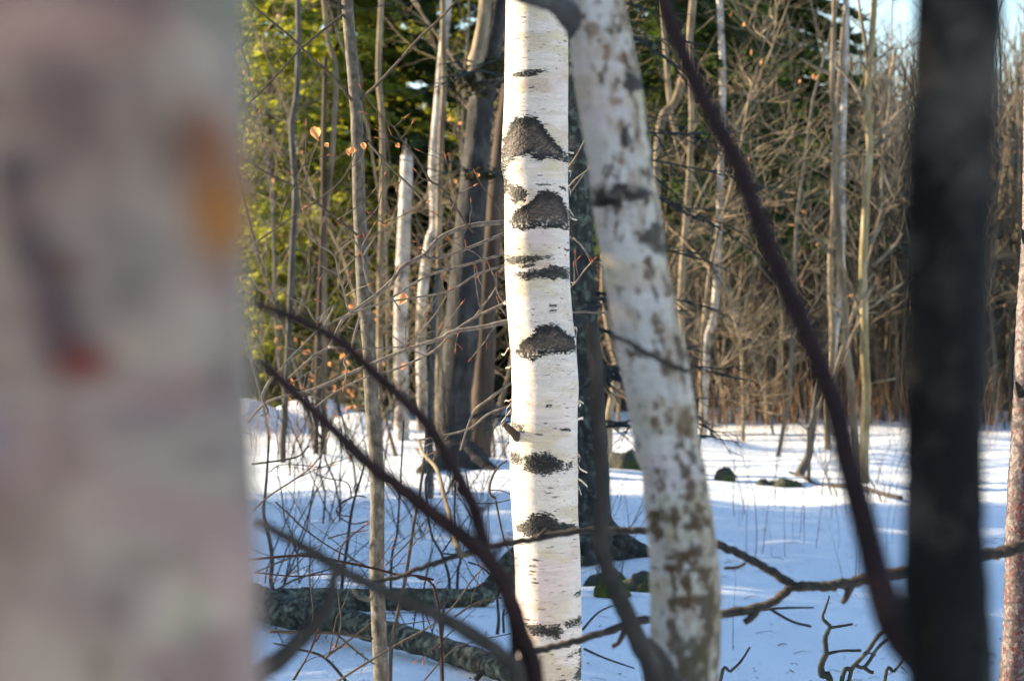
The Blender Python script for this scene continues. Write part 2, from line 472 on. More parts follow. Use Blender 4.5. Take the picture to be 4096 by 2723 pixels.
c = lenticels(T, c, 131, .06, .021, .22, .008, .03, .0012)
c = lenticels(T, c, 151, .012, .006, .14, .002, .006, .0007, (.12, .09, .07))
disp = (fbm(T.arc*25, T.zm*60, seed=31)-.5)*.0016
# yellow stain beside the upper eye, brown stains
def stain(T, c, reg, pts, col, amt, soft, seed, irr=3.2):
    for (zx, zy, rx, ry) in pts:
        (sx, sy), = S(reg, [(zx, zy)]); s = REG[reg][2]
        q = ((T.SX-sx)/(rx/s))**2+((T.SY-sy)/(ry/s))**2
        m = sstep(1.0+soft, 1.0-soft, q+irr*(fbm(T.SX/30, T.SY/22, seed=seed)-.5))*T.front*amt
        c[:] = c*(1-m[..., None])+np.array(col)*m[..., None]
stain(T, c, 'J', [(560, 330, 70, 80), (600, 400, 50, 50), (560, 620, 110, 40)], (.52, .44, .26), .55, .8, 3)
stain(T, c, 'D', [(400, 80, 30, 150)], (.5, .46, .36), .4, .9, 4)
stain(T, c, 'K', [(560, 840, 110, 40), (560, 1150, 60, 60), (700, 250, 26, 200), (540, 1420, 26, 120)], (.55, .46, .34), .4, .9, 5)
sc = lambda *a, **k: scar(T, c, disp, *a, **k)
sc('D', [(255, 530), (300, 515), (430, 505), (510, 515), (430, 535), (435, 552), (330, 562), (262, 552)], 'blotch', 1, rag=4)
sc('J', [(240, 175), (330, 158), (450, 175), (480, 235), (560, 340), (650, 440), (725, 505), (725, 585), (640, 560), (520, 545), (480, 575), (420, 560), (380, 515), (310, 525), (240, 530), (190, 590), (118, 640), (125, 500), (135, 380), (175, 280)], 'eye', 2, apex=(340, 215))
sc('J', [(118, 480), (150, 470), (180, 560), (165, 700), (230, 780), (180, 860), (150, 880), (110, 700)], 'speck', 3)
sc('J', [(190, 770), (260, 775), (330, 800), (370, 860), (330, 920), (250, 945), (200, 900)], 'blotch', 4, rag=9)
sc('J', [(460, 830), (540, 820), (630, 845), (680, 920), (725, 990), (735, 1168), (600, 1165), (420, 1160), (330, 1175), (230, 1150), (195, 1100), (240, 1010), (320, 950), (410, 900)], 'eye', 5, apex=(545, 870))
sc('J', [(430, 765), (560, 765), (570, 778), (450, 782)], 'blotch', 6, rag=4)
sc('J', [(640, 790), (690, 785), (705, 820), (660, 815)], 'blotch', 7, rag=4)
sc('J', [(160, 1400), (320, 1395), (420, 1400), (590, 1398), (590, 1425), (500, 1430), (360, 1475), (220, 1490), (165, 1475)], 'blotch', 8, rag=6)
sc('J', [(270, 1500), (420, 1465), (430, 1500), (320, 1512)], 'blotch', 9, rag=6)
sc('J', [(240, 1560), (430, 1520), (600, 1480), (735, 1510), (735, 1612), (560, 1612), (430, 1600), (340, 1630), (270, 1590)], 'blotch', 10, rag=8)
sc('J', [(680, 1335), (735, 1335), (735, 1365), (690, 1355)], 'blotch', 11, rag=4)
sc('K', [(430, 465), (520, 430), (610, 440), (690, 500), (770, 560), (795, 640), (780, 690), (650, 700), (500, 712), (400, 755), (290, 740), (250, 680), (300, 590), (400, 530)], 'eye', 12, apex=(525, 480))
sc('K', [(550, 260), (620, 262), (605, 288), (545, 292)], 'blotch', 13, rag=3)
sc('K', [(545, 315), (620, 308), (600, 330), (550, 332)], 'blotch', 14, rag=3)
sc('K', [(395, 298), (435, 295), (430, 308), (400, 308)], 'blotch', 15, rag=2)
sc('K', [(210, 1310), (330, 1330), (335, 1410), (225, 1360)], 'speck', 16, rag=4)
sc('K', [(630, 1358), (740, 1358), (740, 1390), (660, 1380)], 'blotch', 17, rag=3)
sc('K', [(415, 1400), (495, 1408), (490, 1422), (430, 1418)], 'blotch', 18, rag=3)
sc('K', [(515, 1140), (570, 1145), (575, 1172), (520, 1170)], 'speck', 19, rag=3)
sc('F', [(240, 0), (300, 10), (330, 60), (300, 90), (240, 95), (230, 40)], 'speck', 20, rag=5)
sc('F', [(335, 25), (420, 5), (490, 0), (600, 65), (600, 125), (480, 155), (400, 150), (335, 110)], 'blotch', 21, rag=8)
sc('F', [(610, 70), (660, 60), (660, 110), (610, 130)], 'speck', 22, rag=5)
sc('L', [(215, 355), (290, 325), (345, 265), (440, 262), (500, 290), (550, 330), (640, 345), (692, 375), (680, 410), (560, 435), (400, 445), (280, 445), (208, 395)], 'blotch', 23, rag=9)
for k, (x, y, w, h) in enumerate([(370, 622, 34, 9), (345, 670, 42, 9), (340, 706, 34, 11), (325, 730, 22, 5), (355, 766, 22, 6), (370, 795, 26, 9), (405, 990, 36, 7), (425, 105, 30, 4), (465, 115, 30, 4), (300, 1075, 28, 8)]):
    sc('L', [(x-w, y), (x-w*.4, y-h), (x+w*.5, y-h*.7), (x+w, y), (x+w*.4, y+h), (x-w*.5, y+h*.8)], 'blotch', 30+k, rag=2.5)
sc('L', [(650, 890), (715, 850), (720, 905), (670, 905)], 'speck', 41, rag=4)
sc('L', [(280, 1110), (370, 1105), (470, 1110), (545, 1105), (575, 1175), (510, 1220), (430, 1195), (350, 1190), (300, 1150)], 'blotch', 42, rag=9)
sc('L', [(570, 1080), (640, 1075), (720, 1050), (722, 1130), (660, 1135), (590, 1130)], 'speck', 43, rag=7)
sc('L', [(590, 1350), (690, 1310), (745, 1270), (745, 1560), (640, 1540), (700, 1420), (690, 1340), (600, 1365)], 'speck', 44, rag=8)
sc('L', [(520, 1530), (590, 1515), (620, 1568), (610, 1640), (520, 1640)], 'blotch', 45, rag=8)
main_birch = thing('birch_tree', 'sharp white birch trunk with large black triangular branch scars', 'tree', (P(2150, 2000, 7)[0], 7, gz(.1, 7)-.05))
def reparent(o, root):
    o.parent = root; o.matrix_parent_inverse = root.matrix_basis.inverted() if False else o.matrix_parent_inverse
    o.location = -Vector(root.location)
    return o
def under(mb, name, mats, root, color=None, smooth=True):
    o = mb.build(name, mats, None, smooth, color)
    o.parent = root; o.location = -Vector(root.location)
    return o
under(T.mesh(disp), 'trunk', M_birch, main_birch, c.reshape(-1, 3))
# peeling curls and ragged bark edges
def curl(reg, pts, w, seed, root, d=7.0):
    pp = np.array([P(x, y, d-.005-.004*k) for k, (x, y) in enumerate(S(reg, pts))])
    pp, _ = smooth_path(pp, np.ones(len(pp)), 6)
    n = len(pp); wv = w*np.linspace(1, .35, n)
    side = np.array([.15, -.85, .5]); side /= np.linalg.norm(side)
    th = .0006
    nrm = np.array([.8, .1, .5])*th
    a = pp-side*wv[:, None]/2; b = pp+side*wv[:, None]/2
    bend = np.sin(np.linspace(0, 2.5, n))[:, None]*np.array([0, -.004, .003])
    V = np.concatenate([a, b+bend, b+bend+nrm, a+nrm])
    q = []
    for k in range(4):
        k2 = (k+1) % 4
        for i in range(n-1):
            q.append((k*n+i, k2*n+i, k2*n+i+1, k*n+i+1))
    mb = MB(); mb.add(V, q); under(mb, 'bark_curl', M_curl, root)
for k, (reg, pts, w) in enumerate([
        ('K', [(210, 640), (180, 665), (150, 715), (125, 710)], .012), ('K', [(213, 805), (195, 830), (160, 835)], .011),
        ('K', [(222, 1100), (190, 1130), (165, 1125), (150, 1140)], .004), ('K', [(222, 1100), (200, 1160), (170, 1200), (160, 1270), (120, 1330), (130, 1385)], .004),
        ('K', [(225, 1195), (195, 1225), (170, 1260)], .01), ('K', [(800, 1130), (830, 1135), (862, 1155)], .006), ('K', [(808, 1150), (835, 1165), (820, 1180)], .01),
        ('K', [(808, 1290), (850, 1285), (855, 1302)], .016), ('K', [(765, 470), (798, 490), (795, 570)], .014), ('K', [(258, 165), (262, 130), (280, 130)], .008),
        ('J', [(718, 640), (748, 650), (735, 700)], .01), ('J', [(722, 780), (740, 820), (745, 870)], .007), ('J', [(715, 940), (735, 990), (768, 1045)], .006), ('J', [(722, 465), (750, 480), (775, 480)], .007),
        ('J', [(730, 1040), (760, 1070), (800, 1080)], .005), ('L', [(688, 25), (720, 50), (762, 90)], .009), ('L', [(685, 70), (700, 110), (715, 155)], .008),
        ('F', [(695, 90), (715, 130), (762, 155)], .008), ('F', [(693, 20), (712, 50), (705, 90)], .008), ('K', [(160, 235), (145, 255), (170, 262)], .012), ('K', [(230, 1180), (260, 1130), (290, 1060)], .014)]):
    curl(reg, pts, w, k, main_birch)
mb = MB()
p, r = smooth_path([P(x, y, 6.96-.02*k) for k, (x, y) in enumerate(S('K', [(335, 1510), (270, 1450), (200, 1380), (145, 1330)]))], np.array([.0165, .014, .011, .006]), 4)
tube(mb, p, r, 9, rough=.25)
under(mb, 'branch_stub', M_brown, main_birch)

# --- the leaning birch
e = []
for reg, rows in (('D', [(0, 640, 1040), (200, 652, 1080), (600, 690, 1165), (1000, 765, 1210), (1400, 815, 1280)]),
                  ('E', [(0, 840, 1310), (300, 885, 1345), (500, 925, 1390), (1000, 1010, 1495), (1300, 1070, 1540), (1568, 1105, 1578)]),
                  ('F', [(150, 1135, 1570), (500, 1165, 1620), (800, 1190, 1655), (1000, 1195, 1672), (1250, 1190, 1668), (1568, 1170, 1655)])):
    for y, l, r in rows:
        (lx, yy), (rx, _) = S(reg, [(l, y), (r, y)]); e.append((yy, lx, rx))
T = Trunk(e, 3.1, 130, 3.5, 7500, 3300, tilt=.15)
c = birch_white(T, 51, .9)*.95
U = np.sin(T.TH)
dirt = fbm(T.arc*38, T.zm*22, seed=61, octv=5)
dirt = fbm(T.arc*60, T.zm*26, seed=61, octv=5, gain=.6)
m = sstep(.49, .62, dirt+.12*U-.08+.1*sstep(.1, -.5, T.zm))
c = c*(1-.5*m[..., None])+np.array([.3, .17, .07])*.5*m[..., None]
m = sstep(.56, .64, fbm(T.arc*110, T.zm*60, seed=66, octv=5, gain=.6)+.09*U-.04+.08*sstep(0, -.4, T.zm))
c = c*(1-.85*m[..., None])+np.array([.07, .034, .013])*.85*m[..., None]
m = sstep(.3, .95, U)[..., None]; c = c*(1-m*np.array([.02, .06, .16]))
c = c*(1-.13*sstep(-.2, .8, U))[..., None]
disp = (dirt-.5)*.004
dk = (.022, .016, .012); ol = (.1, .085, .03)
stain(T, c, 'D', [(1100, 585, 75, 60), (1000, 1375, 190, 75), (1045, 960, 50, 75), (900, 1400, 90, 50)], dk, .95, .5, 7)
stain(T, c, 'D', [(1010, 870, 30, 40), (960, 640, 35, 50), (910, 400, 30, 60), (1020, 430, 60, 30), (1000, 1130, 40, 40), (810, 230, 50, 60), (990, 720, 40, 40)], (.16, .08, .03), .75, .8, 8)
stain(T, c, 'E', [(1250, 95, 90, 85), (1290, 170, 50, 40)], (.05, .035, .022), .95, .5, 9)
stain(T, c, 'E', [(1245, 665, 35, 40), (1120, 460, 25, 40), (1270, 740, 30, 25), (1180, 260, 20, 20), (1330, 460, 30, 50), (1320, 960, 45, 90), (1340, 1310, 35, 60), (1460, 1380, 60, 130), (1240, 1370, 35, 60)], (.12, .06, .022), .85, .7, 10)
stain(T, c, 'F', [(1440, 250, 40, 80), (1300, 440, 90, 50), (1210, 430, 50, 30), (1220, 520, 40, 90), (1500, 420, 60, 60), (1470, 510, 70, 45), (1380, 690, 90, 40), (1460, 700, 60, 70), (1330, 770, 70, 25), (1440, 790, 200, 16), (1420, 850, 30, 60), (1440, 1000, 120, 40)], (.085, .042, .016), .9, .6, 12)
stain(T, c, 'F', [(1480, 1400, 120, 120), (1290, 440, 60, 40)], ol, .5, .9, 13)
lean_birch = thing('birch_tree', 'soft focus leaning birch trunk with brown stains and a side shoot', 'tree', (P(2760, 2723, 3.1)[0], 3.1, 0))
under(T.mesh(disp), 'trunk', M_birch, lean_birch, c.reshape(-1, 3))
def traced(mb, reg, pts, r0, r1, d0, d1=None, k=5, sides=8, m=0, rough=.12, wob=0.0):
    d1 = d0 if d1 is None else d1
    s = S(reg, pts) if isinstance(reg, str) else [S(g, [q])[0] for g, q in zip(reg, pts)]
    n = len(s); t = np.linspace(0, 1, n)
    pp = np.array([P(x, y, d0+(d1-d0)*q) for (x, y), q in zip(s, t)])
    p, r = smooth_path(pp, r0+(r1-r0)*t, k)
    if wob:
        rs = np.random.RandomState(int(abs(pts[0][0])*7+abs(pts[0][1])))
        p[1:-1] += (rs.rand(len(p)-2, 3)-.5)*wob
    tube(mb, p, r, sides, m, rough=rough)
    return p, r
mb = MB()
traced(mb, 'D', [(800, 330), (715, 190), (640, 95), (580, 35), (480, 0), (300, -40), (100, -90)], .019, .009, 3.13, 3.0)
under(mb, 'branch', M_grey, lean_birch)
mb = MB()
traced(mb, ['F', 'F', 'F', 'F', 'F', 'F', 'F', 'F', 'E', 'E', 'E'], [(1235, 1700), (1210, 1480), (1130, 1340), (1060, 1180), (980, 1000), (920, 850), (860, 640), (870, 300), (860, 1400), (850, 1000), (805, 690)], .0135, .0075, 2.9, 2.75)
traced(mb, 'F', [(1380, 1800), (1270, 1560), (1200, 1400), (1150, 1310)], .03, .01, 2.95, 2.9)
under(mb, 'side_shoot', M_mid, lean_birch)
mb = MB()
traced(mb, 'E', [(950, 770), (1060, 810), (1130, 850), (1250, 920), (1400, 990), (1490, 1020)], .003, .003, 3.02, 3.03)
tube(mb, [P(*S('E', [(1125, 830)])[0], 3.02), P(*S('E', [(1130, 880)])[0], 3.02)], [.006, .005], 6)
under(mb, 'twig', M_dtwig, lean_birch)

# --- the near birch
e = [(0, -500, 958), (300, -490, 962), (800, -470, 975), (1300, -440, 1000), (1800, -420, 1025), (2300, -390, 1045), (2723, -370, 1060)]
T = Trunk(e, .86, 110, 9, 16000, 15200)
bs_ = np.array([.29, .215, .165])
c = bs_*(.92+.16*fbm(T.arc*20, T.zm*30, seed=71)[..., None])
pk = sstep(.48, .62, fbm(T.arc*8, T.zm*26, seed=73))[..., None]
c = c*(1-pk*np.array([.06, .2, .15]))
mo = sstep(.45, .7, fbm(T.arc*26+3, T.zm*13+2, seed=79, octv=4))[..., None]
c = c*(1-mo*np.array([.34, .4, .4]))
li = sstep(.52, .66, fbm(T.arc*16+7, T.zm*34, seed=80, octv=3))[..., None]
c = c*(1+li*np.array([.28, .24, .18]))
gr = sstep(.5, .62, fbm(T.arc*14+5, T.zm*14, seed=75))[..., None]
c = c*(1-gr*np.array([.3, .2, .3]))
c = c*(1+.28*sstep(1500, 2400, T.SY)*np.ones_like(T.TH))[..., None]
def spot(x, y, rx, ry, col, amt):
    q = ((T.SX-x)/rx)**2+((T.SY-y)/ry)**2
    m = (np.exp(-q)*T.front*amt)[..., None]
    c[:] = c*(1-m)+np.array(col)*.55*m
purp = (.06, .03, .045)
for x, y, rx, ry, a in [(210, 760, 90, 130, .9), (260, 980, 80, 130, .75), (330, 1080, 110, 110, .8), (360, 1230, 90, 120, .85), (400, 1370, 110, 130, .9), (60, 470, 100, 90, .6), (330, 380, 140, 140, .5), (430, 540, 170, 170, .45), (640, 1180, 120, 140, .5), (580, 900, 110, 180, .35), (700, 640, 120, 200, .3)]:
    spot(x, y, rx, ry, purp, a)
spot(460, 1440, 105, 75, (.26, .02, .004), .95); spot(400, 1080, 80, 50, (.16, .06, .02), .5)
spot(850, 600, 100, 140, (.3, .06, .004), .9); spot(895, 800, 105, 200, (.42, .115, .004), .95); spot(930, 900, 80, 140, (.62, .2, .006), .95); spot(760, 620, 90, 160, (.15, .09, .06), .5)
spot(60, 30, 130, 70, (.03, .025, .02), .9); spot(420, 0, 90, 40, (.12, .02, .01), .8); spot(300, 20, 300, 50, (.08, .07, .06), .6)
for y, ry in [(880, 60), (1260, 70), (1470, 40), (1980, 50), (2110, 50)]:
    spot(60, y, 260, ry, (.26, .12, .1), .4)
spot(560, 2350, 90, 130, (.17, .08, .07), .6); spot(700, 2190, 120, 80, (.2, .13, .08), .5); spot(520, 2560, 50, 90, (.2, .15, .05), .6); spot(930, 1500, 70, 90, (.09, .075, .07), .5); spot(900, 1800, 90, 50, (.24, .15, .15), .5)
spot(650, 1650, 220, 60, (.27, .2, .22), .5); spot(120, 1720, 90, 120, (.3, .3, .4), .4)
near_birch = thing('birch_tree', 'very blurred pinkish grey birch trunk filling the left side', 'tree', (P(300, 2723, .86)[0], .86, 0))
under(T.mesh((fbm(T.arc*30, T.zm*30, seed=77)-.5)*.004+(fbm(T.zm*14, T.zm*0, seed=78, octv=3)-.5)*.006), 'trunk', M_birch, near_birch, c.reshape(-1, 3))

# --- the birch cut by the right edge
e = []
for y, l in [(0, 506), (100, 500), (300, 488), (500, 474), (700, 462), (1000, 450), (1300, 436), (1568, 422)]:
    x0, yy = 3800+l/1.743, 900+y/1.743; e.append((yy, x0, x0+70+yy/28))
e.insert(0, (200, 4098, 4170)); e.insert(0, (0, 4103, 4172))
for y, l in [(200, 1925), (600, 1905), (1000, 1898), (1300, 1885), (1568, 1865)]:
    (x0, yy), = S('I', [(l, y)]); e.append((yy, x0, x0+128))
T = Trunk(e, 7.2, 130, 3.0, 2600, 720)
c = birch_white(T, 81, .5)*.27*np.array([.93, .93, 1.02])
m = sstep(.42, .6, fbm(T.arc*110, T.zm*90, seed=83, octv=5)+.1*sstep(.4, -.6, T.zm)-.12*sstep(-.5, -.95, np.sin(T.TH)))
c = c*(1-.85*m[..., None])+np.array([.075, .045, .05])*.85*m[..., None]
m = sstep(.6, .66, fbm(T.arc*110, T.zm*80, seed=84, octv=4)+.05*sstep(-.2, -.6, T.zm))
c = c*(1-m[..., None])+np.array([.085, .025, .025])*m[..., None]
m = sstep(.56, .62, fbm(T.arc*40, T.zm*120, seed=87, octv=4))
c = c*(1-.8*m[..., None])+np.array([.05, .04, .036])*.8*m[..., None]
right_birch = thing('birch_tree', 'thin birch with peeling red and white bark cut by the right edge', 'tree', (P(4090, 2723, 7.2)[0], 7.2, 0))
under(T.mesh((fbm(T.arc*40, T.zm*60, seed=88)-.5)*.006), 'trunk', M_birch, right_birch, c.reshape(-1, 3))
for kx, ky in [(505, 60), (470, 1130)]:
    mb = MB()
    x0, yy = 3800+kx/1.743, 900+ky/1.743
    tube(mb, [P(x0+14, yy+30, 7.17), P(x0+4, yy, 7.13), P(x0-6, yy-20, 7.1)], [.012, .009, .003], 7)
    under(mb, 'branch_stub', M_dark, right_birch)

# --- the dark forked tree on the right
dark = thing('dark_tree', 'blurred dark forked tree trunk near the right edge', 'tree', (P(3850, 2723, 1.4)[0], 1.42, 0))
mb = MB()
pp = [(3900, -14000), (3860, -8000), (3840, -3000), (3834, -700), (3836, 0), (3812, 500), (3792, 900), (3790, 1300), (3780, 1700), (3778, 2100), (3784, 2400), (3805, 2723), (3830, 3300), (3838, 4300), (3846, 6500), (3860, 11900)]
rr = np.array([60, 110, 145, 160, 178, 174, 168, 164, 160, 164, 178, 180, 183, 186, 190, 200])/F*1.4
p, r = smooth_path([P(x, y, 1.4) for x, y in pp], rr, 8); tube(mb, p, r, 28, rough=.05)
under(mb, 'trunk', M_dark, dark)
mb = MB(); rng = np.random.RandomState(3)
for k in range(170):
    a_ = P(3815+rng.randn()*45, 2530+rng.randn()*50, 1.378); tube(mb, [a_, a_+(rng.rand(3)-.5)*np.array([.006, .002, .006])], [.0022, .0012], 5)
under(mb, 'lichen', M_mossdark, dark)
mb = MB()
s = [(1500, -4200), (2200, -1500), (2560, -260), (2652, 0), (2705, 143), (2775, 316), (2862, 488), (2940, 631), (2998, 775), (3042, 900), (3122, 1100), (3207, 1290), (3283, 1470), (3346, 1646), (3387, 1829), (3434, 2006), (3479, 2183), (3526, 2359), (3594, 2524), (3712, 2653), (3818, 2800)]
n = len(s); t = np.linspace(0, 1, n)
p, r = smooth_path([P(x, y, 2.12-.67*q) for (x, y), q in zip(s, t)], .0062+.0039*t+.006*np.clip(t-.82, 0, 1)/.18, 6); tube(mb, p, r, 14)
under(mb, 'side_stem', M_red, dark)

# --- the blurred dark shrub at the bottom
dshrub = thing('shrub', 'blurred dark bare shrub stems fanning up from bottom centre', 'shrub', (P(2120, 2723, 2.4)[0], 2.4, 0))
def stem(root, name, mt, reg, pts, r0, r1, d0, d1=None, **k):
    k.setdefault('rough', .24); mb = MB(); traced(mb, reg, pts, r0, r1, d0, d1, **k); return under(mb, name, mt, root)
stem(dshrub, 'stem', M_red, ['S', 'S', 'S', 'S', 'C', 'C', 'C', 'C', 'C', 'C', 'B', 'B', 'B', 'B'],
     [(2260, 8000), (2225, 5000), (2190, 3400), (2140, 2723), (2010, 1250), (1900, 920), (1790, 740), (1500, 500), (1200, 260), (940, 60), (760, 1430), (560, 1240), (380, 1070), (250, 950)],   .0125, .0042, 2.45, 2.2)
stem(dshrub, 'stem', M_red, ['C', 'C', 'C', 'B', 'B', 'B', 'B', 'B', 'B', 'B'],
     [(1790, 740), (1700, 420), (1560, 130), (1420, 1400), (1240, 1210), (1060, 1050), (850, 850), (640, 720), (440, 630), (220, 550)], .0072, .0042, 2.4, 2.25)
stem(dshrub, 'stem', M_mid, ['S', 'S', 'C', 'C', 'C', 'C', 'C', 'C', 'C'],
     [(2160, 3400), (2080, 2760), (1890, 1400), (1500, 1150), (1150, 990), (860, 850), (640, 720), (420, 590), (230, 490)], .0095, .0045, 2.4, 2.2)
stem(dshrub, 'stem', M_mid, 'C', [(1960, 1700), (1960, 1300), (1960, 1000), (1965, 700)], .005, .003, 2.38, 2.4)
stem(dshrub, 'stem', M_mid, 'C', [(-100, 1620), (150, 1560), (360, 1430), (560, 1240), (690, 1080), (735, 900), (745, 780)], .011, .004, 2.2, 2.2)
mb = MB()
for pts in ([(1700, 440), (1780, 380), (1830, 330)], [(1720, 560), (1690, 520), (1680, 470)], [(1560, 250), (1640, 330), (1720, 350)], [(1800, 760), (1900, 620), (1960, 560)]):
    mb = MB(); traced(mb, 'C', pts, .0035, .0015, 2.38); under(mb, 'twig', M_red, dshrub)

# --- the branches of a young tree standing outside the frame on the right
ytree = thing('young_tree', 'long grey brown branches reaching across low behind the leaning birch', 'tree', (1.2, 4.35, 0))
mb = MB()
tube(mb, [(1.2, 4.35, -.1), (1.18, 4.35, .6), (1.14, 4.35, 1.4), (1.2, 4.4, 2.4), (1.15, 4.4, 3.6)], [.04, .035, .028, .022, .01], 10)
under(mb, 'trunk', M_grey, ytree)
stem(ytree, 'branch', M_mid, ['I', 'I', 'I', 'I', 'I', 'I', 'I', 'I', 'F', 'F', 'F', 'F', 'F', 'F'],
     [(2330, 590), (2030, 650), (1760, 715), (1200, 830), (1000, 870), (820, 905), (640, 925), (460, 930), (2000, 1040), (1690, 1110), (1180, 1150), (1000, 1195), (700, 1290), (380, 1375)], .0125, .006, 4.3, 4.3, k=9, rough=.32, wob=.003)
mb = MB()
traced(mb, ['I', 'I', 'I', 'F', 'F', 'F', 'F', 'F', 'F', 'F', 'C', 'C', 'C', 'C', 'C'], [(470, 925), (260, 790), (0, 660), (1650, 640), (1400, 560), (1150, 545), (950, 545), (700, 550), (400, 605), (100, 650), (1700, 680), (1500, 745), (1330, 800), (1180, 860), (1000, 890)], .008, .0045, 4.3, 4.4, k=8, rough=.32, wob=.003)
traced(mb, 'F', [(420, 600), (460, 560), (490, 530)], .0045, .003, 4.35)
traced(mb, 'F', [(1650, 640), (1670, 625)], .009, .007, 4.3)
under(mb, 'branch', M_mid, ytree)
for reg, pts, r0, r1, dd in (('I', [(230, 1060), (185, 1130), (130, 1170)], .008, .006, 4.3), ('I', [(865, 895), (830, 985), (795, 1040)], .008, .005, 4.3), ('F', [(1030, 1190), (980, 1300), (930, 1335)], .005, .004, 4.3), ('F', [(1690, 800), (1780, 795), (1840, 765)], .003, .003, 4.4)):
    mb = MB(); traced(mb, reg, pts, r0, r1, dd); under(mb, 'twig', M_mid, ytree)

# ------------------------------------------------------------------ traced saplings at the distance of the sharp birch
RS = random.Random(7)
def twiglets(mb, p, r, rng, dens, length, d_m=0, bud_m=1, spread=1.0):
    """short budded side twigs along a branch path"""
    L = np.linalg.norm(np.diff(p, axis=0), axis=1)
    for i in range(1, len(p)-1):
        if rng.random() < dens*L[i]:
            tg = p[i+1]-p[i-1]; tg = tg/np.linalg.norm(tg)
            side = np.cross(tg, [0, 1, 0]); side = side/(np.linalg.norm(side)+1e-6)*rng.choice((-1, 1))
            dr = tg*.8+side*(.5+.5*rng.random())*spread+np.array([0, rng.uniform(-.5, .5), .12])
            dr /= np.linalg.norm(dr)
            ln = length*(.4+.9*rng.random())
            bend = np.array([rng.uniform(-.2, .2), 0, rng.uniform(-.1, .3)])
            q = np.array([p[i]+dr*ln*t+bend*ln*t*t+np.array([rng.uniform(-1, 1), 0, rng.uniform(-1, 1)])*ln*.03 for t in np.linspace(0, 1, 5)])
            rr = min(r[i]*.6, .0028)
            tube(mb, q, np.linspace(rr, .0011, 5), 5, d_m)
            e_ = q[-1]; ed = (q[-1]-q[-2]); ed /= np.linalg.norm(ed)
            tube(mb, [e_, e_+ed*.008, e_+ed*.02], [.0012, .0023, .0004], 5, bud_m)
            if rng.random() < .6:
                k = rng.randint(2, 3); s2 = np.cross(ed, [0, 1, 0])*rng.choice((-1, 1))
                b = ed*.7+s2*.7
                tube(mb, [q[k], q[k]+b*.02, q[k]+b*.035], [.0011, .002, .0004], 5, bud_m)
def branch_set(root, name, mats, specs, rng, dens=2.0, length=.12):
    for reg, pts, r0, r1, d0, d1 in specs:
        mb = MB()
        p, r = traced(mb, reg, pts, r0, r1, d0, d1, k=4, sides=7)
        ed = p[-1]-p[-2]; ed /= np.linalg.norm(ed)+1e-9
        if r1 < .003: tube(mb, [p[-1], p[-1]+ed*.01, p[-1]+ed*.026], [.0013, .0026, .0004], 5, 1)
        twiglets(mb, p, r, rng, dens, length)
        under(mb, name, mats, root)
def leaf(root, reg, pt, d, size, rot, seed):
    rng = np.random.RandomState(seed)
    u = np.linspace(-1, 1, 7)
    top = 1-.3*u*u+.1*(rng.rand(7)-.5)+rng.uniform(-.15, .15)*u
    V = []
    c0 = P(*S(reg, [pt])[0], d)
    for i, a in enumerate(u):
        for t in (0, .5, 1):
            an = a*.6+rot; rad = size*.85*t*top[i]
            V.append(c0+np.array([math.sin(an)*rad, (a*a*.35-.1)*size*t, math.cos(an)*rad]))
    V = np.array(V); q = []
    for i in range(6):
        for k in range(2):
            q.append((i*3+k, i*3+k+1, (i+1)*3+k+1, (i+1)*3+k))
    mb = MB(); mb.add(V, q)
    return under(mb, 'leaf', M_leaf, root)

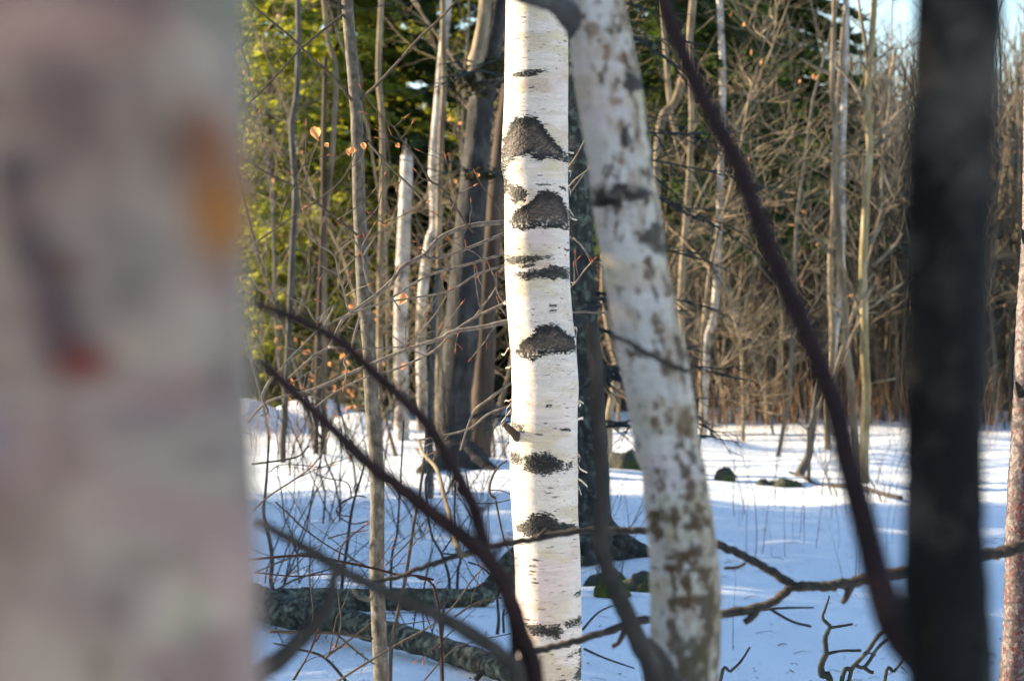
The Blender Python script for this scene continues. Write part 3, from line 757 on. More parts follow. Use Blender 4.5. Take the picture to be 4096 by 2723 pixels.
beech = thing('beech_sapling', 'bare beech sapling sending pale budded branches left from behind the sharp birch', 'sapling', (P(2140, 2000, 7.6)[0], 7.6, 0))
mb = MB(); tube(mb, [P(2135, 3500, 7.6), P(2140, 2600, 7.6), P(2130, 1900, 7.6), P(2120, 1300, 7.6), P(2110, 800, 7.6)], [.03, .026, .022, .018, .012], 10)
under(mb, 'trunk', M_twig, beech)
branch_set(beech, 'branch', [M_twig, M_bud], [
    ('B', [(2100, -60), (1950, -20), (1740, 0), (1600, 40), (1500, 90), (1430, 160), (1380, 215), (1240, 290), (1180, 370), (1050, 490), (950, 560), (830, 650), (780, 740), (740, 830), (700, 870), (620, 910), (560, 965), (440, 1070)], .0085, .004, 7.6, 7.5),
    ('B', [(2100, 20), (1950, 60), (1750, 140), (1590, 200), (1450, 235), (1380, 215)], .0055, .004, 7.6, 7.55),
    ('B', [(2100, 130), (1960, 195), (1640, 290), (1440, 345), (1280, 430), (1120, 530), (900, 610), (740, 680), (640, 740), (520, 860), (420, 960), (390, 1020)], .0045, .0025, 7.5, 7.4),
    ('B', [(2080, 240), (1950, 280), (1750, 350), (1560, 460), (1300, 510), (1120, 540), (900, 605)], .004, .0024, 7.5, 7.45),
    ('B', [(2080, 640), (1970, 670), (1800, 710), (1580, 745), (1500, 790), (1260, 870), (1040, 960), (900, 1020), (700, 1110), (560, 1160), (300, 1230), (160, 1370)], .0085, .004, 7.7, 7.9),
    ('B', [(2060, 470), (1960, 540), (1750, 640), (1600, 740), (1450, 880), (1200, 1000), (980, 1060), (760, 1170), (630, 1270)], .0055, .0025, 7.7, 7.9),
    ('B', [(760, 560), (690, 710), (740, 680)][::-1]+[(640, 660), (600, 620), (560, 560), (440, 500), (390, 450), (330, 462)], .0035, .002, 7.5, 7.4),
    ('B', [(1050, 490), (1010, 440), (980, 350), (960, 220), (900, 110), (800, 0)], .0045, .0025, 7.5, 7.3),
    ('B', [(960, 220), (1030, 110), (1110, 10)], .003, .002, 7.4, 7.4),
    ('B', [(880, 620), (850, 560), (830, 460), (790, 340), (760, 210), (640, 130), (540, 10)], .0032, .002, 7.45, 7.3),
    ('B', [(760, 210), (830, 150), (910, 92)], .002, .0018, 7.35, 7.3), ('B', [(790, 345), (850, 290), (920, 215)], .002, .0018, 7.35, 7.3),
    ('B', [(785, 340), (720, 310), (655, 272)], .002, .0018, 7.35, 7.3), ('B', [(845, 490), (910, 450), (990, 420)], .002, .0018, 7.4, 7.3),
    ('B', [(720, 850), (880, 870), (830, 945), (850, 1010), (830, 1115)], .0038, .0025, 7.5, 7.4), ('B', [(940, 640), (900, 770), (880, 880)], .0035, .0035, 7.5, 7.5),
    ('B', [(400, 1000), (310, 1090), (260, 1200), (300, 1300), (240, 1330)], .0055, .003, 7.5, 7.5), ('B', [(1260, 860), (1250, 680), (1200, 560), (1140, 460), (1190, 320)], .003, .002, 7.6, 7.5),
    ('B', [(1260, 840), (1340, 770), (1480, 600), (1560, 460)], .0025, .002, 7.6, 7.6), ('B', [(900, 880), (990, 860), (1250, 850)], .002, .002, 7.6, 7.6), ('B', [(860, 710), (960, 750), (990, 800), (960, 860)], .002, .0015, 7.6, 7.6),
    ('B', [(415, 850), (580, 890), (680, 930), (710, 960), (590, 1020), (480, 1090)], .002, .0018, 7.5, 7.5), ('B', [(660, 680), (700, 600), (690, 545), (675, 535)], .0025, .0018, 7.4, 7.4),
    ('B', [(1500, 770), (1580, 640), (1640, 560)], .002, .0016, 7.6, 7.6), ('B', [(1740, 640), (1880, 450), (1890, 360)], .003, .002, 7.6, 7.5), ('B', [(1955, 560), (1900, 470), (1880, 370), (1840, 280)], .003, .002, 7.5, 7.5),
    ('B', [(1990, 1100), (1830, 1220), (1740, 1290), (1690, 1410), (1640, 1568)], .005, .003, 7.7, 7.8), ('B', [(2030, 1240), (1830, 1320), (1700, 1420), (1450, 1480), (1330, 1500)], .0045, .003, 7.7, 7.8),
    ('E', [(640, 450), (700, 400), (760, 320), (830, 240)], .003, .002, 7.5, 7.3), ('E', [(640, 380), (690, 400), (690, 290)], .002, .0015, 7.4, 7.3), ('E', [(660, 80), (730, 130), (800, 220)], .003, .002, 7.5, 7.5),
    ('J', [(720, 610), (790, 510), (850, 400), (880, 335)], .0028, .0018, 7.3, 7.2), ('J', [(725, 780), (800, 700), (905, 622)], .0028, .0018, 7.3, 7.2), ('J', [(770, 1230), (850, 1310), (905, 1410)], .0025, .0018, 7.3, 7.3), ('J', [(740, 840), (840, 700), (910, 600)], .002, .0015, 7.4, 7.4),
    ('E', [(670, 610), (760, 605), (850, 612), (960, 605)], .0035, .0035, 7.5, 7.5),
], RS, 2.2, .11)
leaf(beech, 'B', (1210, 560), 7.5, .05, .5, 11)

sap = thing('slim_sapling', 'slim speckled grey sapling left of the sharp birch with orange leaves', 'sapling', (P(1530, 2723, 8.1)[0], 8.1, 0))
mb = MB()
s = [S(g, [q])[0] for g, q in [('A', (830, -600)), ('A', (852, 0)), ('A', (878, 350)), ('A', (905, 650)), ('A', (925, 1000)), ('A', (935, 1400)), ('B', (950, 150)), ('B', (965, 500)), ('B', (1000, 800)), ('B', (1020, 1200)), ('C', (1030, 100)), ('C', (1035, 400)), ('C', (1032, 800)), ('C', (1045, 1200)), ('C', (1060, 1568)), ('C', (1070, 2400))]]
n = len(s)
p, r = smooth_path([P(x, y, 8.1) for x, y in s], np.linspace(.0195, .0265, n), 8); tube(mb, p, r, 16, rough=.08)
under(mb, 'trunk', M_sap, sap)
branch_set(sap, 'branch', [M_dtwig, M_bud], [
    ('A', [(890, 710), (840, 640), (750, 530), (600, 400), (450, 250), (300, 130), (150, 0)], .0055, .003, 8.1, 7.7),
    ('A', [(860, 80), (700, 200), (520, 350), (420, 460), (300, 590), (200, 690), (120, 760)], .005, .0025, 8.1, 7.8),
    ('A', [(935, 700), (1050, 600), (1200, 440), (1350, 270), (1500, 130), (1620, 0)], .006, .0035, 8.1, 7.8),
    ('A', [(820, 50), (760, 40), (680, -20)], .008, .005, 8.1, 8.0),
    ('A', [(960, 940), (1040, 1040), (1150, 1160), (1300, 1310), (1400, 1420)], .005, .003, 8.1, 7.9),
    ('A', [(1730, 1620), (1680, 1560), (1590, 1420), (1500, 1300), (1430, 1260), (1340, 1110), (1250, 1000), (1180, 890), (1100, 820), (1020, 720), (950, 615)], .0045, .0018, 7.6, 7.2),
    ('A', [(1100, 825), (1050, 805), (995, 792)], .002, .0016, 7.3, 7.3), ('A', [(1180, 892), (1210, 860), (1250, 825)], .002, .0016, 7.3, 7.3), ('A', [(1232, 960), (1270, 920), (1300, 868)], .002, .0016, 7.3, 7.3), ('A', [(1440, 1262), (1380, 1250), (1335, 1198)], .0025, .0022, 7.35, 7.3), ('A', [(1260, 1040), (1170, 990), (1095, 970)], .002, .0016, 7.3, 7.3),
    ('A', [(1000, 1700), (800, 1540), (650, 1420), (520, 1320), (280, 1200), (140, 1110)], .0045, .0022, 7.9, 7.4),
    ('A', [(520, 1320), (570, 1240), (605, 1100), (640, 1020), (650, 985)], .0024, .0018, 7.6, 7.4),
    ('A', [(380, 1580), (410, 1450), (480, 1290), (540, 1170), (562, 1090), (565, 880)], .0028, .0016, 7.5, 7.4), ('A', [(505, 1205), (440, 1140), (378, 1070)], .0018, .0014, 7.4, 7.4), ('A', [(565, 1120), (640, 1100), (705, 1085)], .0018, .0014, 7.4, 7.4),
    ('A', [(600, 1380), (560, 1300), (460, 1215)], .0018, .0015, 7.5, 7.4), ('A', [(525, 1320), (530, 1400), (540, 1450)], .002, .0016, 7.5, 7.4),
    ('A', [(785, 1530), (880, 1470), (1000, 1370), (1060, 1300), (1110, 1222)], .0024, .0018, 7.6, 7.4),
    ('A', [(200, 1700), (430, 1540), (680, 1370), (800, 1270), (870, 1160), (895, 1080), (915, 1055)], .003, .0018, 7.7, 7.5), ('A', [(850, 1190), (950, 1110), (978, 1040)], .002, .0015, 7.6, 7.5),
    ('A', [(1555, 1560), (1590, 1440), (1615, 1360), (1580, 1260), (1540, 1110)], .0028, .0018, 7.3, 7.2), ('A', [(1615, 1360), (1670, 1330), (1730, 1298)], .002, .0018, 7.25, 7.2), ('A', [(1556, 1558), (1520, 1530), (1472, 1495)], .002, .0018, 7.3, 7.25), ('A', [(1940, 1500), (1850, 1370), (1790, 1290), (1755, 1225)], .002, .0015, 7.4, 7.4),
    ('A', [(1100, 1560), (1240, 1500), (1400, 1415)], .002, .0016, 7.4, 7.3), ('A', [(1110, 1560), (1060, 1525), (1008, 1488)], .002, .0016, 7.4, 7.3), ('A', [(1240, 1490), (1245, 1465)], .0016, .0014, 7.4, 7.3),
    ('A', [(970, 1560), (1060, 1450), (1090, 1340)], .002, .0015, 7.6, 7.5), ('A', [(150, 740), (130, 900), (110, 1000)], .002, .0015, 7.6, 7.5), ('A', [(130, 1000), (190, 900), (235, 790)], .0022, .0015, 7.6, 7.5),
], RS, 1.2, .1)
for k, (pt, sz, rot) in enumerate([((645, 980), .052, -.25), ((868, 1090), .03, -.2), ((868, 1075), .03, .5), ((968, 1045), .028, -.1), ((722, 1030), .022, -.6), ((1215, 1035), .022, -.5), ((1757, 1240), .018, .3)]):
    leaf(sap, 'A', pt, 7.4, sz, rot, 20+k)

# low bare shrub in the snow at the lower left
low = thing('bare_shrub', 'tangle of thin bare shrub stems over the lower left snow', 'shrub', (P(1500, 2600, 9)[0], 9.2, 0))
def stems(root, name, mats, specs, rng, dens, length):
    fix = []
    for reg, pts, r0, r1, d0, d1 in specs:
        ys = [q[1] for q in S(reg, pts)]
        if r0 >= .006 and ys[0] == max(ys) and ys[0] > 2300:
            dg = 1.42*F/(ys[0]-1241); r0, r1, d0, d1 = r0*dg/d0, r1*dg/d1, dg, dg
        fix.append((reg, pts, r0, r1, d0, d1))
    specs = fix
    branch_set(root, name, mats, specs, rng, dens, length)
stems(low, 'stem', [M_dtwig, M_bud], [
    ('C', [(330, 960), (310, 880), (322, 750), (300, 600), (262, 430), (272, 300), (285, 150), (300, -100)], .0105, .005, 10.5, 10.2),
    ('C', [(790, 960), (810, 780), (830, 650), (850, 480), (880, 330), (940, 130), (960, 40)], .009, .004, 10.2, 10.0),
    ('C', [(1125, 960), (1130, 800), (1140, 680), (1170, 560), (1190, 250), (1215, -200)], .0065, .004, 10.3, 10.3),
    ('C', [(1120, 1700), (1130, 1350), (1180, 1080), (1230, 850), (1280, 520), (1320, 300), (1355, 60), (1370, -150)], .0085, .005, 9.2, 9.2),
    ('C', [(1475, 1600), (1470, 1300), (1480, 1200), (1490, 1000)], .007, .006, 9.3, 9.5),
    ('C', [(1525, 970), (1520, 850), (1470, 700), (1400, 560), (1362, 260), (1385, 150), (1450, 60)], .007, .004, 10.2, 10),
    ('C', [(1575, 980), (1585, 800), (1600, 740), (1560, 500), (1570, 200), (1590, -60)], .007, .004, 10.2, 10.2),
    ('C', [(1480, 690), (1570, 560), (1670, 430)], .004, .0025, 10, 10), ('C', [(1475, 700), (1560, 710), (1650, 720)], .004, .003, 10, 10),
    ('C', [(340, 350), (440, 440), (520, 520), (700, 650), (850, 730), (990, 800), (1100, 850)], .003, .003, 8.5, 8.6),
    ('C', [(190, 410), (300, 310), (470, 200), (580, 120), (660, 20), (700, -80)], .0035, .002, 8.2, 8.0),
    ('C', [(300, 150), (380, 100), (560, 105), (600, 110)], .002, .0015, 8.2, 8.2), ('C', [(180, 95), (370, 70), (500, 40), (570, -30)], .004, .003, 8.5, 8.5), ('C', [(480, 195), (640, 120), (830, 55)], .002, .0014, 8.2, 8.2),
    ('C', [(850, 1600), (680, 1410), (500, 1350), (330, 1310)], .006, .003, 8.2, 8.0), ('C', [(680, 1410), (800, 1320), (960, 1200), (1100, 1080)], .0045, .003, 8.2, 8.2),
    ('C', [(300, 1230), (680, 1240), (820, 1250), (1000, 1280)], .005, .005, 7.6, 7.8), ('C', [(760, 1250), (900, 1370), (1010, 1450)], .004, .003, 7.8, 8.0),
    ('C', [(760, 1570), (1000, 1420), (1200, 1300), (1400, 1190), (1550, 1060), (1680, 880), (1770, 780)], .0042, .002, 7.8, 7.6),
    ('C', [(1090, 780), (1250, 620), (1360, 480), (1460, 350), (1560, 220)], .003, .002, 8.5, 8.5), ('C', [(800, 790), (560, 700), (420, 740), (200, 830)], .004, .003, 9, 9),
    ('C', [(350, 950), (450, 890), (560, 850), (700, 810), (880, 740)], .005, .003, 9.8, 9.6), ('C', [(700, 600), (800, 570), (930, 550)], .003, .002, 9, 9),
    ('C', [(1650, 760), (1740, 790), (1850, 870), (1990, 880)], .004, .003, 9.5, 9.5), ('C', [(1560, 1130), (1700, 1040), (1880, 1000)], .0042, .003, 8.5, 8.5),
    ('C', [(1800, 1200), (1840, 330), (1800, 290), (1810, 200), (1860, 110), (1920, 70)][1:], .005, .003, 8.5, 8.5), ('C', [(1840, 340), (1880, 540), (1910, 640), (1960, 720)], .004, .003, 8.5, 8.5), ('C', [(1790, 270), (1880, 275), (1940, 300)], .002, .002, 8.5, 8.5), ('C', [(1680, 360), (1820, 360), (1940, 335)], .002, .002, 8.5, 8.5),
    ('C', [(1850, 1250), (1860, 1150), (1850, 1010)], .008, .006, 9.8, 9.8), ('C', [(1895, 1240), (1890, 1130), (1900, 1080)], .006, .005, 9.8, 9.8),
    ('C', [(1350, 1568), (1480, 1420), (1620, 1320), (1960, 1240)], .003, .002, 8.4, 8.4), ('C', [(1000, 1160), (1200, 1180), (1360, 1160)], .003, .002, 8.6, 8.6), ('C', [(380, 900), (560, 700), (620, 660)], .003, .002, 9, 9),
    ('C', [(460, 1560), (560, 1400), (620, 1280)], .003, .002, 7.7, 7.7), ('C', [(750, 1340), (790, 1180), (780, 1060), (770, 960)], .0035, .003, 8.1, 8.1), ('C', [(580, 720), (580, 900), (600, 1100), (590, 1190)], .0018, .0018, 8.1, 8.1),
    ('C', [(1700, 1560), (1760, 1500), (1850, 1480)], .01, .008, 7.8, 7.6), ('C', [(860, 320), (830, 220), (690, 190), (620, 160)], .003, .002, 10, 10), ('C', [(960, 320), (900, 310), (800, 350), (755, 410), (800, 470), (880, 500), (975, 480)], .003, .003, 9.9, 9.9), ('C', [(870, 450), (790, 440), (760, 390), (830, 340)], .003, .002, 9.9, 9.9),
], RS, 1.3, .22)
mb = MB(); traced(mb, 'C', [(1320, -60), (1345, 20), (1440, 130), (1490, 310), (1530, 450), (1560, 600), (1590, 690)], .0032, .0055, 4.9, 4.36, rough=.25)
traced(mb, 'C', [(1580, 660), (1610, 710), (1680, 700)], .0055, .0045, 4.36)
under(mb, 'dead_stem', M_tan, ytree)
mb = MB(); traced(mb, 'C', [(870, 940), (900, 990), (950, 1010), (1000, 1000), (1040, 880)], .0025, .0045, 4.42); under(mb, 'dead_stem', M_tan, ytree)
redt = thing('red_shrub', 'thin reddish bare twigs crossing above the fallen log', 'shrub', (P(1600, 2300, 7.8)[0], 7.8, 0))
stems(redt, 'stem', [M_red, M_bud], [('C', [(150, 745), (520, 715), (780, 755), (1000, 800), (1190, 850), (1290, 850), (1420, 880)], .0048, .004, 7.9, 7.9), ('C', [(770, 750), (790, 660), (850, 590), (950, 510)], .0036, .002, 7.8, 7.7), ('C', [(210, 830), (470, 855), (700, 840)], .003, .0025, 7.9, 7.9), ('C', [(1290, 850), (1450, 1050), (1500, 2400)], .004, .006, 7.9, 7.9), ('C', [(470, 1560), (560, 1400), (620, 1250)], .003, .002, 7.7, 7.7)], RS, 2, .1)

# ------------------------------------------------------------------ fallen log
log = thing('fallen_log', 'forked lichen covered fallen log lying in the snow', 'log', (P(1400, 2380, 11.6)[0], 11.6, gz(-.8, 11.6)))
mb = MB()
q = S('C', [(-500, 900), (-100, 960), (150, 1010), (320, 1070), (480, 1110), (640, 1120)])
p, r = smooth_path([P(x, y, 1.385*F/(y-1241)) for x, y in q], np.linspace(.09, .07, 6), 8); tube(mb, p, r, 20, rough=.2)
q = S('C', [(560, 1105), (760, 1160), (900, 1185), (1300, 1300), (1700, 1420), (1990, 1530), (2300, 1640)])
p, r = smooth_path([P(x, y, 1.37*F/(y-1241)) for x, y in q], np.linspace(.062, .042, 7), 8); tube(mb, p, r, 16, rough=.2)
under(mb, 'trunk', M_lichen, log)
mb = MB()
traced(mb, 'C', [(330, 1015), (600, 1010), (900, 1020), (1300, 1010), (1650, 1010), (1780, 970), (1870, 860), (1960, 740), (2080, 660)], .055, .05, 11.4, 12.0, sides=16, rough=.2, k=8)
under(mb, 'limb', M_lichen, log)
mb = MB()
rng = np.random.RandomState(4)
c0 = P(*S('C', [(1735, 975)])[0], 11.75)
for k in range(70):
    a = c0+(rng.rand(3)-.5)*np.array([.1, .06, .05]); tube(mb, [a, a+(rng.rand(3)-.5)*.03], [.012, .004], 5)
under(mb, 'moss', M_moss, log)

# ------------------------------------------------------------------ mid distance trunks
def ground_base(sx, d):
    x = (sx-CX)/F*d
    return (x, d, gz(x, d))
twin = thing('twin_trunk_tree', 'thick grey old tree with a brown second trunk left of the sharp birch', 'tree', ground_base(1890, 21))
mb = MB()
s = [S(g, [q])[0] for g, q in [('A', (2010, -900)), ('A', (1930, -100)), ('A', (1890, 150)), ('A', (1845, 400)), ('A', (1805, 600)), ('A', (1770, 900)), ('A', (1740, 1250)), ('B', (1700, 100)), ('B', (1670, 500)), ('B', (1640, 850)), ('B', (1600, 1200)), ('C', (1560, -60)), ('C', (1590, 120)), ('C', (1600, 300))]]
w = np.array([55, 60, 68, 78, 88, 90, 98, 108, 118, 122, 118, 128, 160, 190])/1.7425/F*21
p, r = smooth_path([P(x, y, 21) for x, y in s], w, 6); tube(mb, p, r, 24, rough=.08)
for a in ([(1620, 60), (1760, 150), (1930, 230)], [(1560, 60), (1440, 120), (1330, 150)], [(1650, 90), (1690, 170), (1720, 220)]):
    traced(mb, 'C', a, .18, .05, 20.8, 20.3, sides=10)
under(mb, 'trunk', M_old, twin)
mb = MB()
traced(mb, ['A', 'A', 'A', 'A', 'A'], [(1800, 620), (1748, 480), (1775, 330), (1805, 150), (1830, -200)], .085, .05, 20.9, 20.7, sides=14)
under(mb, 'limb', M_tan, twin)
mb = MB()
s = [S(g, [q])[0] for g, q in [('A', (2010, 300)), ('A', (1960, 700)), ('A', (1905, 1150)), ('B', (1860, 100)), ('B', (1830, 500)), ('B', (1810, 900)), ('B', (1790, 1300)), ('C', (1720, 60)), ('C', (1740, 230))]]
p, r = smooth_path([P(x, y, 21.5) for x, y in s], np.array([40, 46, 52, 60, 66, 72, 80, 96, 120])/1.7425/F*21.5, 6); tube(mb, p, r, 18, rough=.1)
under(mb, 'second_trunk', M_brown, twin)
mb = MB(); rng = np.random.RandomState(9)
for g, q, n_, ex in [('A', (1760, 540), 160, (.35, .1, .3)), ('A', (1850, 480), 90, (.2, .1, .15)), ('A', (1820, 60), 60, (.1, .1, .3)), ('C', (1810, 170), 160, (.5, .2, .16)), ('A', (1780, 1220), 40, (.25, .1, .1))]:
    c0 = P(*S(g, [q])[0], 20.83); mb = MB()
    for k in range(n_):
        a = c0+np.clip(rng.randn(3)*.26, -.5, .5)*np.array(ex); tube(mb, [a, a+(rng.rand(3)-.5)*.05], [.03, .012], 5)
    under(mb, 'moss', M_mossdark, twin)

spruce = thing('dead_spruce', 'dark lichen spotted spruce trunk with dead branches behind the sharp birch', 'tree', ground_base(2380, 14))
mb = MB()
s = [S(g, [q])[0] for g, q in [('D', (690, -900)), ('D', (700, 0)), ('D', (705, 500)), ('D', (715, 1000)), ('E', (735, 100)), ('E', (750, 500)), ('E', (775, 900)), ('E', (800, 1300)), ('F', (800, 150)), ('F', (800, 400)), ('F', (800, 600)), ('F', (790, 760))]]
w = np.array([45, 62, 72, 82, 92, 96, 100, 104, 108, 116, 150, 190])/1.7425/F*14
p, r = smooth_path([P(x, y, 14) for x, y in s], w, 6); tube(mb, p, r, 20, rough=.14)
for a, r0 in (([(820, 420), (940, 560), (1060, 640), (1200, 720), (1300, 790)], .06), ([(800, 480), (960, 690), (1100, 760), (1250, 830)], .055), ([(760, 480), (770, 700), (790, 900), (780, 1040)], .08), ([(730, 520), (640, 640), (560, 700)], .06)):
    traced(mb, 'F', a, r0, .03, 13.9, 13.6, sides=10, rough=.2)
under(mb, 'trunk', M_spruce, spruce)
RS2 = random.Random(21)
def dead_branch(mb, p0, az, el, L, r0, rng, lvl=0):
    n = 8; d = np.array([math.cos(az)*math.cos(el), math.sin(az)*math.cos(el), math.sin(el)])
    pts = [np.array(p0)]
    for k in range(n):
        d = d+np.array([rng.uniform(-.2, .2), rng.uniform(-.2, .2), -.05+rng.uniform(-.2, .2)]); d /= np.linalg.norm(d)
        pts.append(pts[-1]+d*L/n)
    pts = np.array(pts)
    tube(mb, pts, np.linspace(r0, r0*.3, n+1), 5 if lvl else 6, rough=.2)
    if lvl < 2:
        for k in range(1, n):
            for s_ in ((-1, 1) if lvl == 0 else (rng.choice((-1, 1)),)):
                if rng.random() < (.75 if lvl == 0 else .45):
                    dead_branch(mb, pts[k], az+s_*rng.uniform(.5, 1.0), el+rng.uniform(-.5, .2), L*rng.uniform(.18, .45), r0*.5, rng, lvl+1)
for k in range(38):
    z = RS2.uniform(.55, 4.0); az = RS2.choice((RS2.uniform(-.6, .7), RS2.uniform(-.5, .5), RS2.uniform(2.4, 3.8), RS2.uniform(-2, 2)))
    t = (z-gz(.5, 14))
    x0 = np.interp(z, [P(0, yy, 14)[2] for yy in (2200, 1361, 0)], [P(sx, 0, 14)[0] for sx in (2370, 2325, 2300)])
    mb = MB(); dead_branch(mb, (x0, 14, z), az, RS2.uniform(-.15, .3), RS2.uniform(.5, 1.35), RS2.uniform(.007, .013), RS2)
    under(mb, 'branch', M_dead, spruce)

def clump_rock(name, label, sx, sy, d, w, h, mt, seed, cat='rock', sharp=1.0):
    c0 = P(sx, sy, d); z0 = gz(c0[0], d); th = np.linspace(0, 2*math.pi, 28, endpoint=False); ph = np.linspace(-.5, math.pi/2, 14)
    V = []
    for b in ph:
        for a in th:
            V.append((math.cos(b)*math.cos(a), math.cos(b)*math.sin(a), math.sin(b)))
    V = np.array(V); nn = fbm(V[:, 0]*2.2+seed*3.1, V[:, 1]*2.2, V[:, 2]*2.2, seed=seed, octv=5)
    V = V*(.55+.9*nn)[:, None]*np.array([w/2, w/2*.8, h*sharp])
    i = np.arange(13)[:, None]*28; j = np.arange(28)[None]; j2 = (j+1) % 28
    mb = MB(); mb.add(V, np.stack([i+j, i+j2, i+28+j2, i+28+j], -1).reshape(-1, 4))
    o = mb.build(name, mt); o.location = (c0[0], d, z0-.02)
    return tag(o, label, cat)
clump_rock('mossy_rock', 'pointed dark mossy rock poking from bright snow right of leaning birch', *S('F', [(1700, 230)])[0], 20.3, .2, .13, M_mossrock, 1)
clump_rock('mossy_rock', 'small dark rock lowest beside the green rock on bright snow', *S('I', [(262, 275)])[0], 20.0, .12, .07, M_mossrock, 2)
clump_rock('mossy_rock', 'low wide green mossy rock at the edge of the bright snow', *S('I', [(410, 272)])[0], 20.0, .32, .075, M_mossrock, 3)
clump_rock('mossy_rock', 'brown stump like rock half hidden left of the leaning birch', *S('F', [(1030, 160)])[0], 21.5, .36, .17, M_mossrock, 4)
clump_rock('moss_clump', 'bright yellow green moss clump in snow by the dark spruce base', *S('F', [(935, 1160)])[0], 12.2, .2, .12, M_moss, 5, 'moss')
clump_rock('mossy_rock', 'dark mossy boulder between dark spruce and leaning birch', *S('F', [(1120, 1100)])[0], 12.5, .26, .11, M_mossrock, 6)
clump_rock('mossy_rock', 'dark mossy stone under the roots of the dark spruce', *S('F', [(900, 1000)])[0], 12.8, .26, .1, M_mossrock, 7)

def trunk_thing(name, label, reg_pts, hw, d, mt, cat='tree', taper=(.75, 1.0), sides=12, group=None, base=True, crown=None):
    s = [S(g, [q])[0] for g, q in reg_pts]
    bx = ground_base(s[-1][0], d)
    root = thing(name, label, cat, bx, group)
    pts = [P(x, y, d) for x, y in s]
    if base: pts.append(np.array([bx[0]+.0, d, bx[2]-.1]))
    n = len(pts)
    p, r = smooth_path(pts, np.linspace(taper[0], taper[1], n)*hw, 6)
    mb = MB(); tube(mb, p, r, sides, rough=.07); under(mb, 'trunk', mt, root)
    return root, p, r

# white birches in the background: real painted bark, coarse
M_bbirch = bark_mat('white_bark', [(.36, (.07, .06, .052)), (.46, (.3, .27, .24)), (.66, (.56, .51, .46))], 5, stretch=(1, 1, .9), bump=.2)
snag, p, r = trunk_thing('birch_tree', 'broken white birch snag in front of the dark hemlocks', [('A', (1268, 1085)), ('A', (1262, 1300)), ('A', (1250, 1568)), ('B', (1240, 250)), ('B', (1225, 700)), ('B', (1232, 1330))], .074, 26, M_bbirch, taper=(.9, 1.15))
mb = MB(); tube(mb, [p[0]+np.array([0, 0, -.05]), p[0]+np.array([.01, 0, .03]), p[0]+np.array([.02, 0, .075])], [r[0]*.97, r[0]*.75, .015], 10, rough=.9)
for k in range(7):
    a_ = 6.28*k/7; q_ = p[0]+np.array([math.cos(a_), math.sin(a_), 0])*r[0]*.6; tube(mb, [q_, q_+np.array([0, 0, .05+.07*(k % 3)])], [.016, .003], 4); under(mb, 'broken_top', M_bbirch, snag)
trunk_thing('birch_tree', 'slender bluish white birch beside a tan stem', [('A', (1590, -500)), ('A', (1555, 0)), ('A', (1510, 450)), ('A', (1470, 900)), ('A', (1450, 1200)), ('A', (1462, 1568)), ('B', (1430, 100)), ('B', (1385, 400)), ('B', (1365, 800)), ('B', (1375, 1200))], .066, 28, M_bbirch)

# ------------------------------------------------------------------ tree generators
def grow(mb, rng, p0, d0, L, r0, lvl, maxl, nkids, up=.04, wob=.12, kid_ang=(.5, .9), kid_len=(.35, .6), t0=.25, sides=5, stops=None, m=0):
    n = 9 if lvl == 0 else (6 if lvl == 1 else 4 if lvl == 2 else 2)
    pts = [np.array(p0, float)]; d = np.array(d0, float)
    for k in range(n):
        d = d+np.array([rng.gauss(0, wob), rng.gauss(0, wob), rng.gauss(0, wob*.6)+up]); d /= np.linalg.norm(d)
        pts.append(pts[-1]+d*L/n)
    pts = np.array(pts); rr = r0*np.linspace(1, .28 if lvl else .3, n+1)
    tube(mb[min(lvl, len(mb)-1)], pts, rr*(.85 if lvl == 0 else .6 if lvl == 1 else .5 if lvl == 2 else .6), max(3, sides-lvl), m, cap=False)
    if stops is not None and lvl >= 1: stops.append(pts[-1])
    if lvl < maxl:
        for k in range(nkids[lvl]):
            t = t0+(1-t0)*(k+rng.random())/nkids[lvl]
            f = t*n; i = min(int(f), n-1); q = pts[i]+(pts[i+1]-pts[i])*(f-i)
            tg = pts[i+1]-pts[i]; tg /= np.linalg.norm(tg)
            az = rng.uniform(0, 2*math.pi); a = rng.uniform(*kid_ang)
            s1 = np.cross(tg, [.3, .4, .86]); s1 /= np.linalg.norm(s1)+1e-6; s2 = np.cross(tg, s1)
            dd = tg*math.cos(a)+(s1*math.cos(az)+s2*math.sin(az))*math.sin(a)
            grow(mb, rng, q, dd, L*rng.uniform(*kid_len)*(1-.55*t), rr[i]*rng.uniform(.4, .65), lvl+1, maxl, nkids, up, wob*1.15, kid_ang, kid_len, .15, sides, stops, m)
def leaves_at(mb, rng, pts, n, size, m=0):
    for k in range(n):
        p = pts[rng.randrange(len(pts))]; a = np.array([rng.gauss(0, 1) for _ in range(3)]); a /= np.linalg.norm(a)
        b = np.cross(a, [rng.gauss(0, 1) for _ in range(3)]); b /= np.linalg.norm(b)+1e-6
        s = size*rng.uniform(.6, 1.2); c0 = np.array(p)+np.array([0, 0, -s*.5])
        mb.add([c0-a*s*.5, c0-b*s*.3, c0+a*s*.6, c0+b*s*.32], [(0, 1, 2, 3)], None, m)

FARAWAY = (0, -400, 0)
def bare_proto(seed, H, r0, nk, maxl=2, mt=None, lean=.1, t0=.12, ang=(.45, .95), klen=(.3, .55), wob=.1, leaves=0, name='bare_tree', label='', cat='tree', up=.05):
    rng = random.Random(seed)
    a, b = MB(), MB(); st = []
    grow([a, b], rng, (0, 0, -.1), (rng.uniform(-lean, lean), rng.uniform(-lean, lean), 1), H, r0, 0, maxl, nk, up, wob, ang, klen, t0, 7, st)
    root = thing(name, label, cat, FARAWAY)
    o = a.build('trunk', mt or M_tan, root); o2 = b.build('crown', mt or M_tan, root)
    if leaves:
        for k in range(leaves):
            l = MB(); leaves_at(l, rng, st, 1, .075); l.build('leaf', M_leaf, root, smooth=False)
    return root

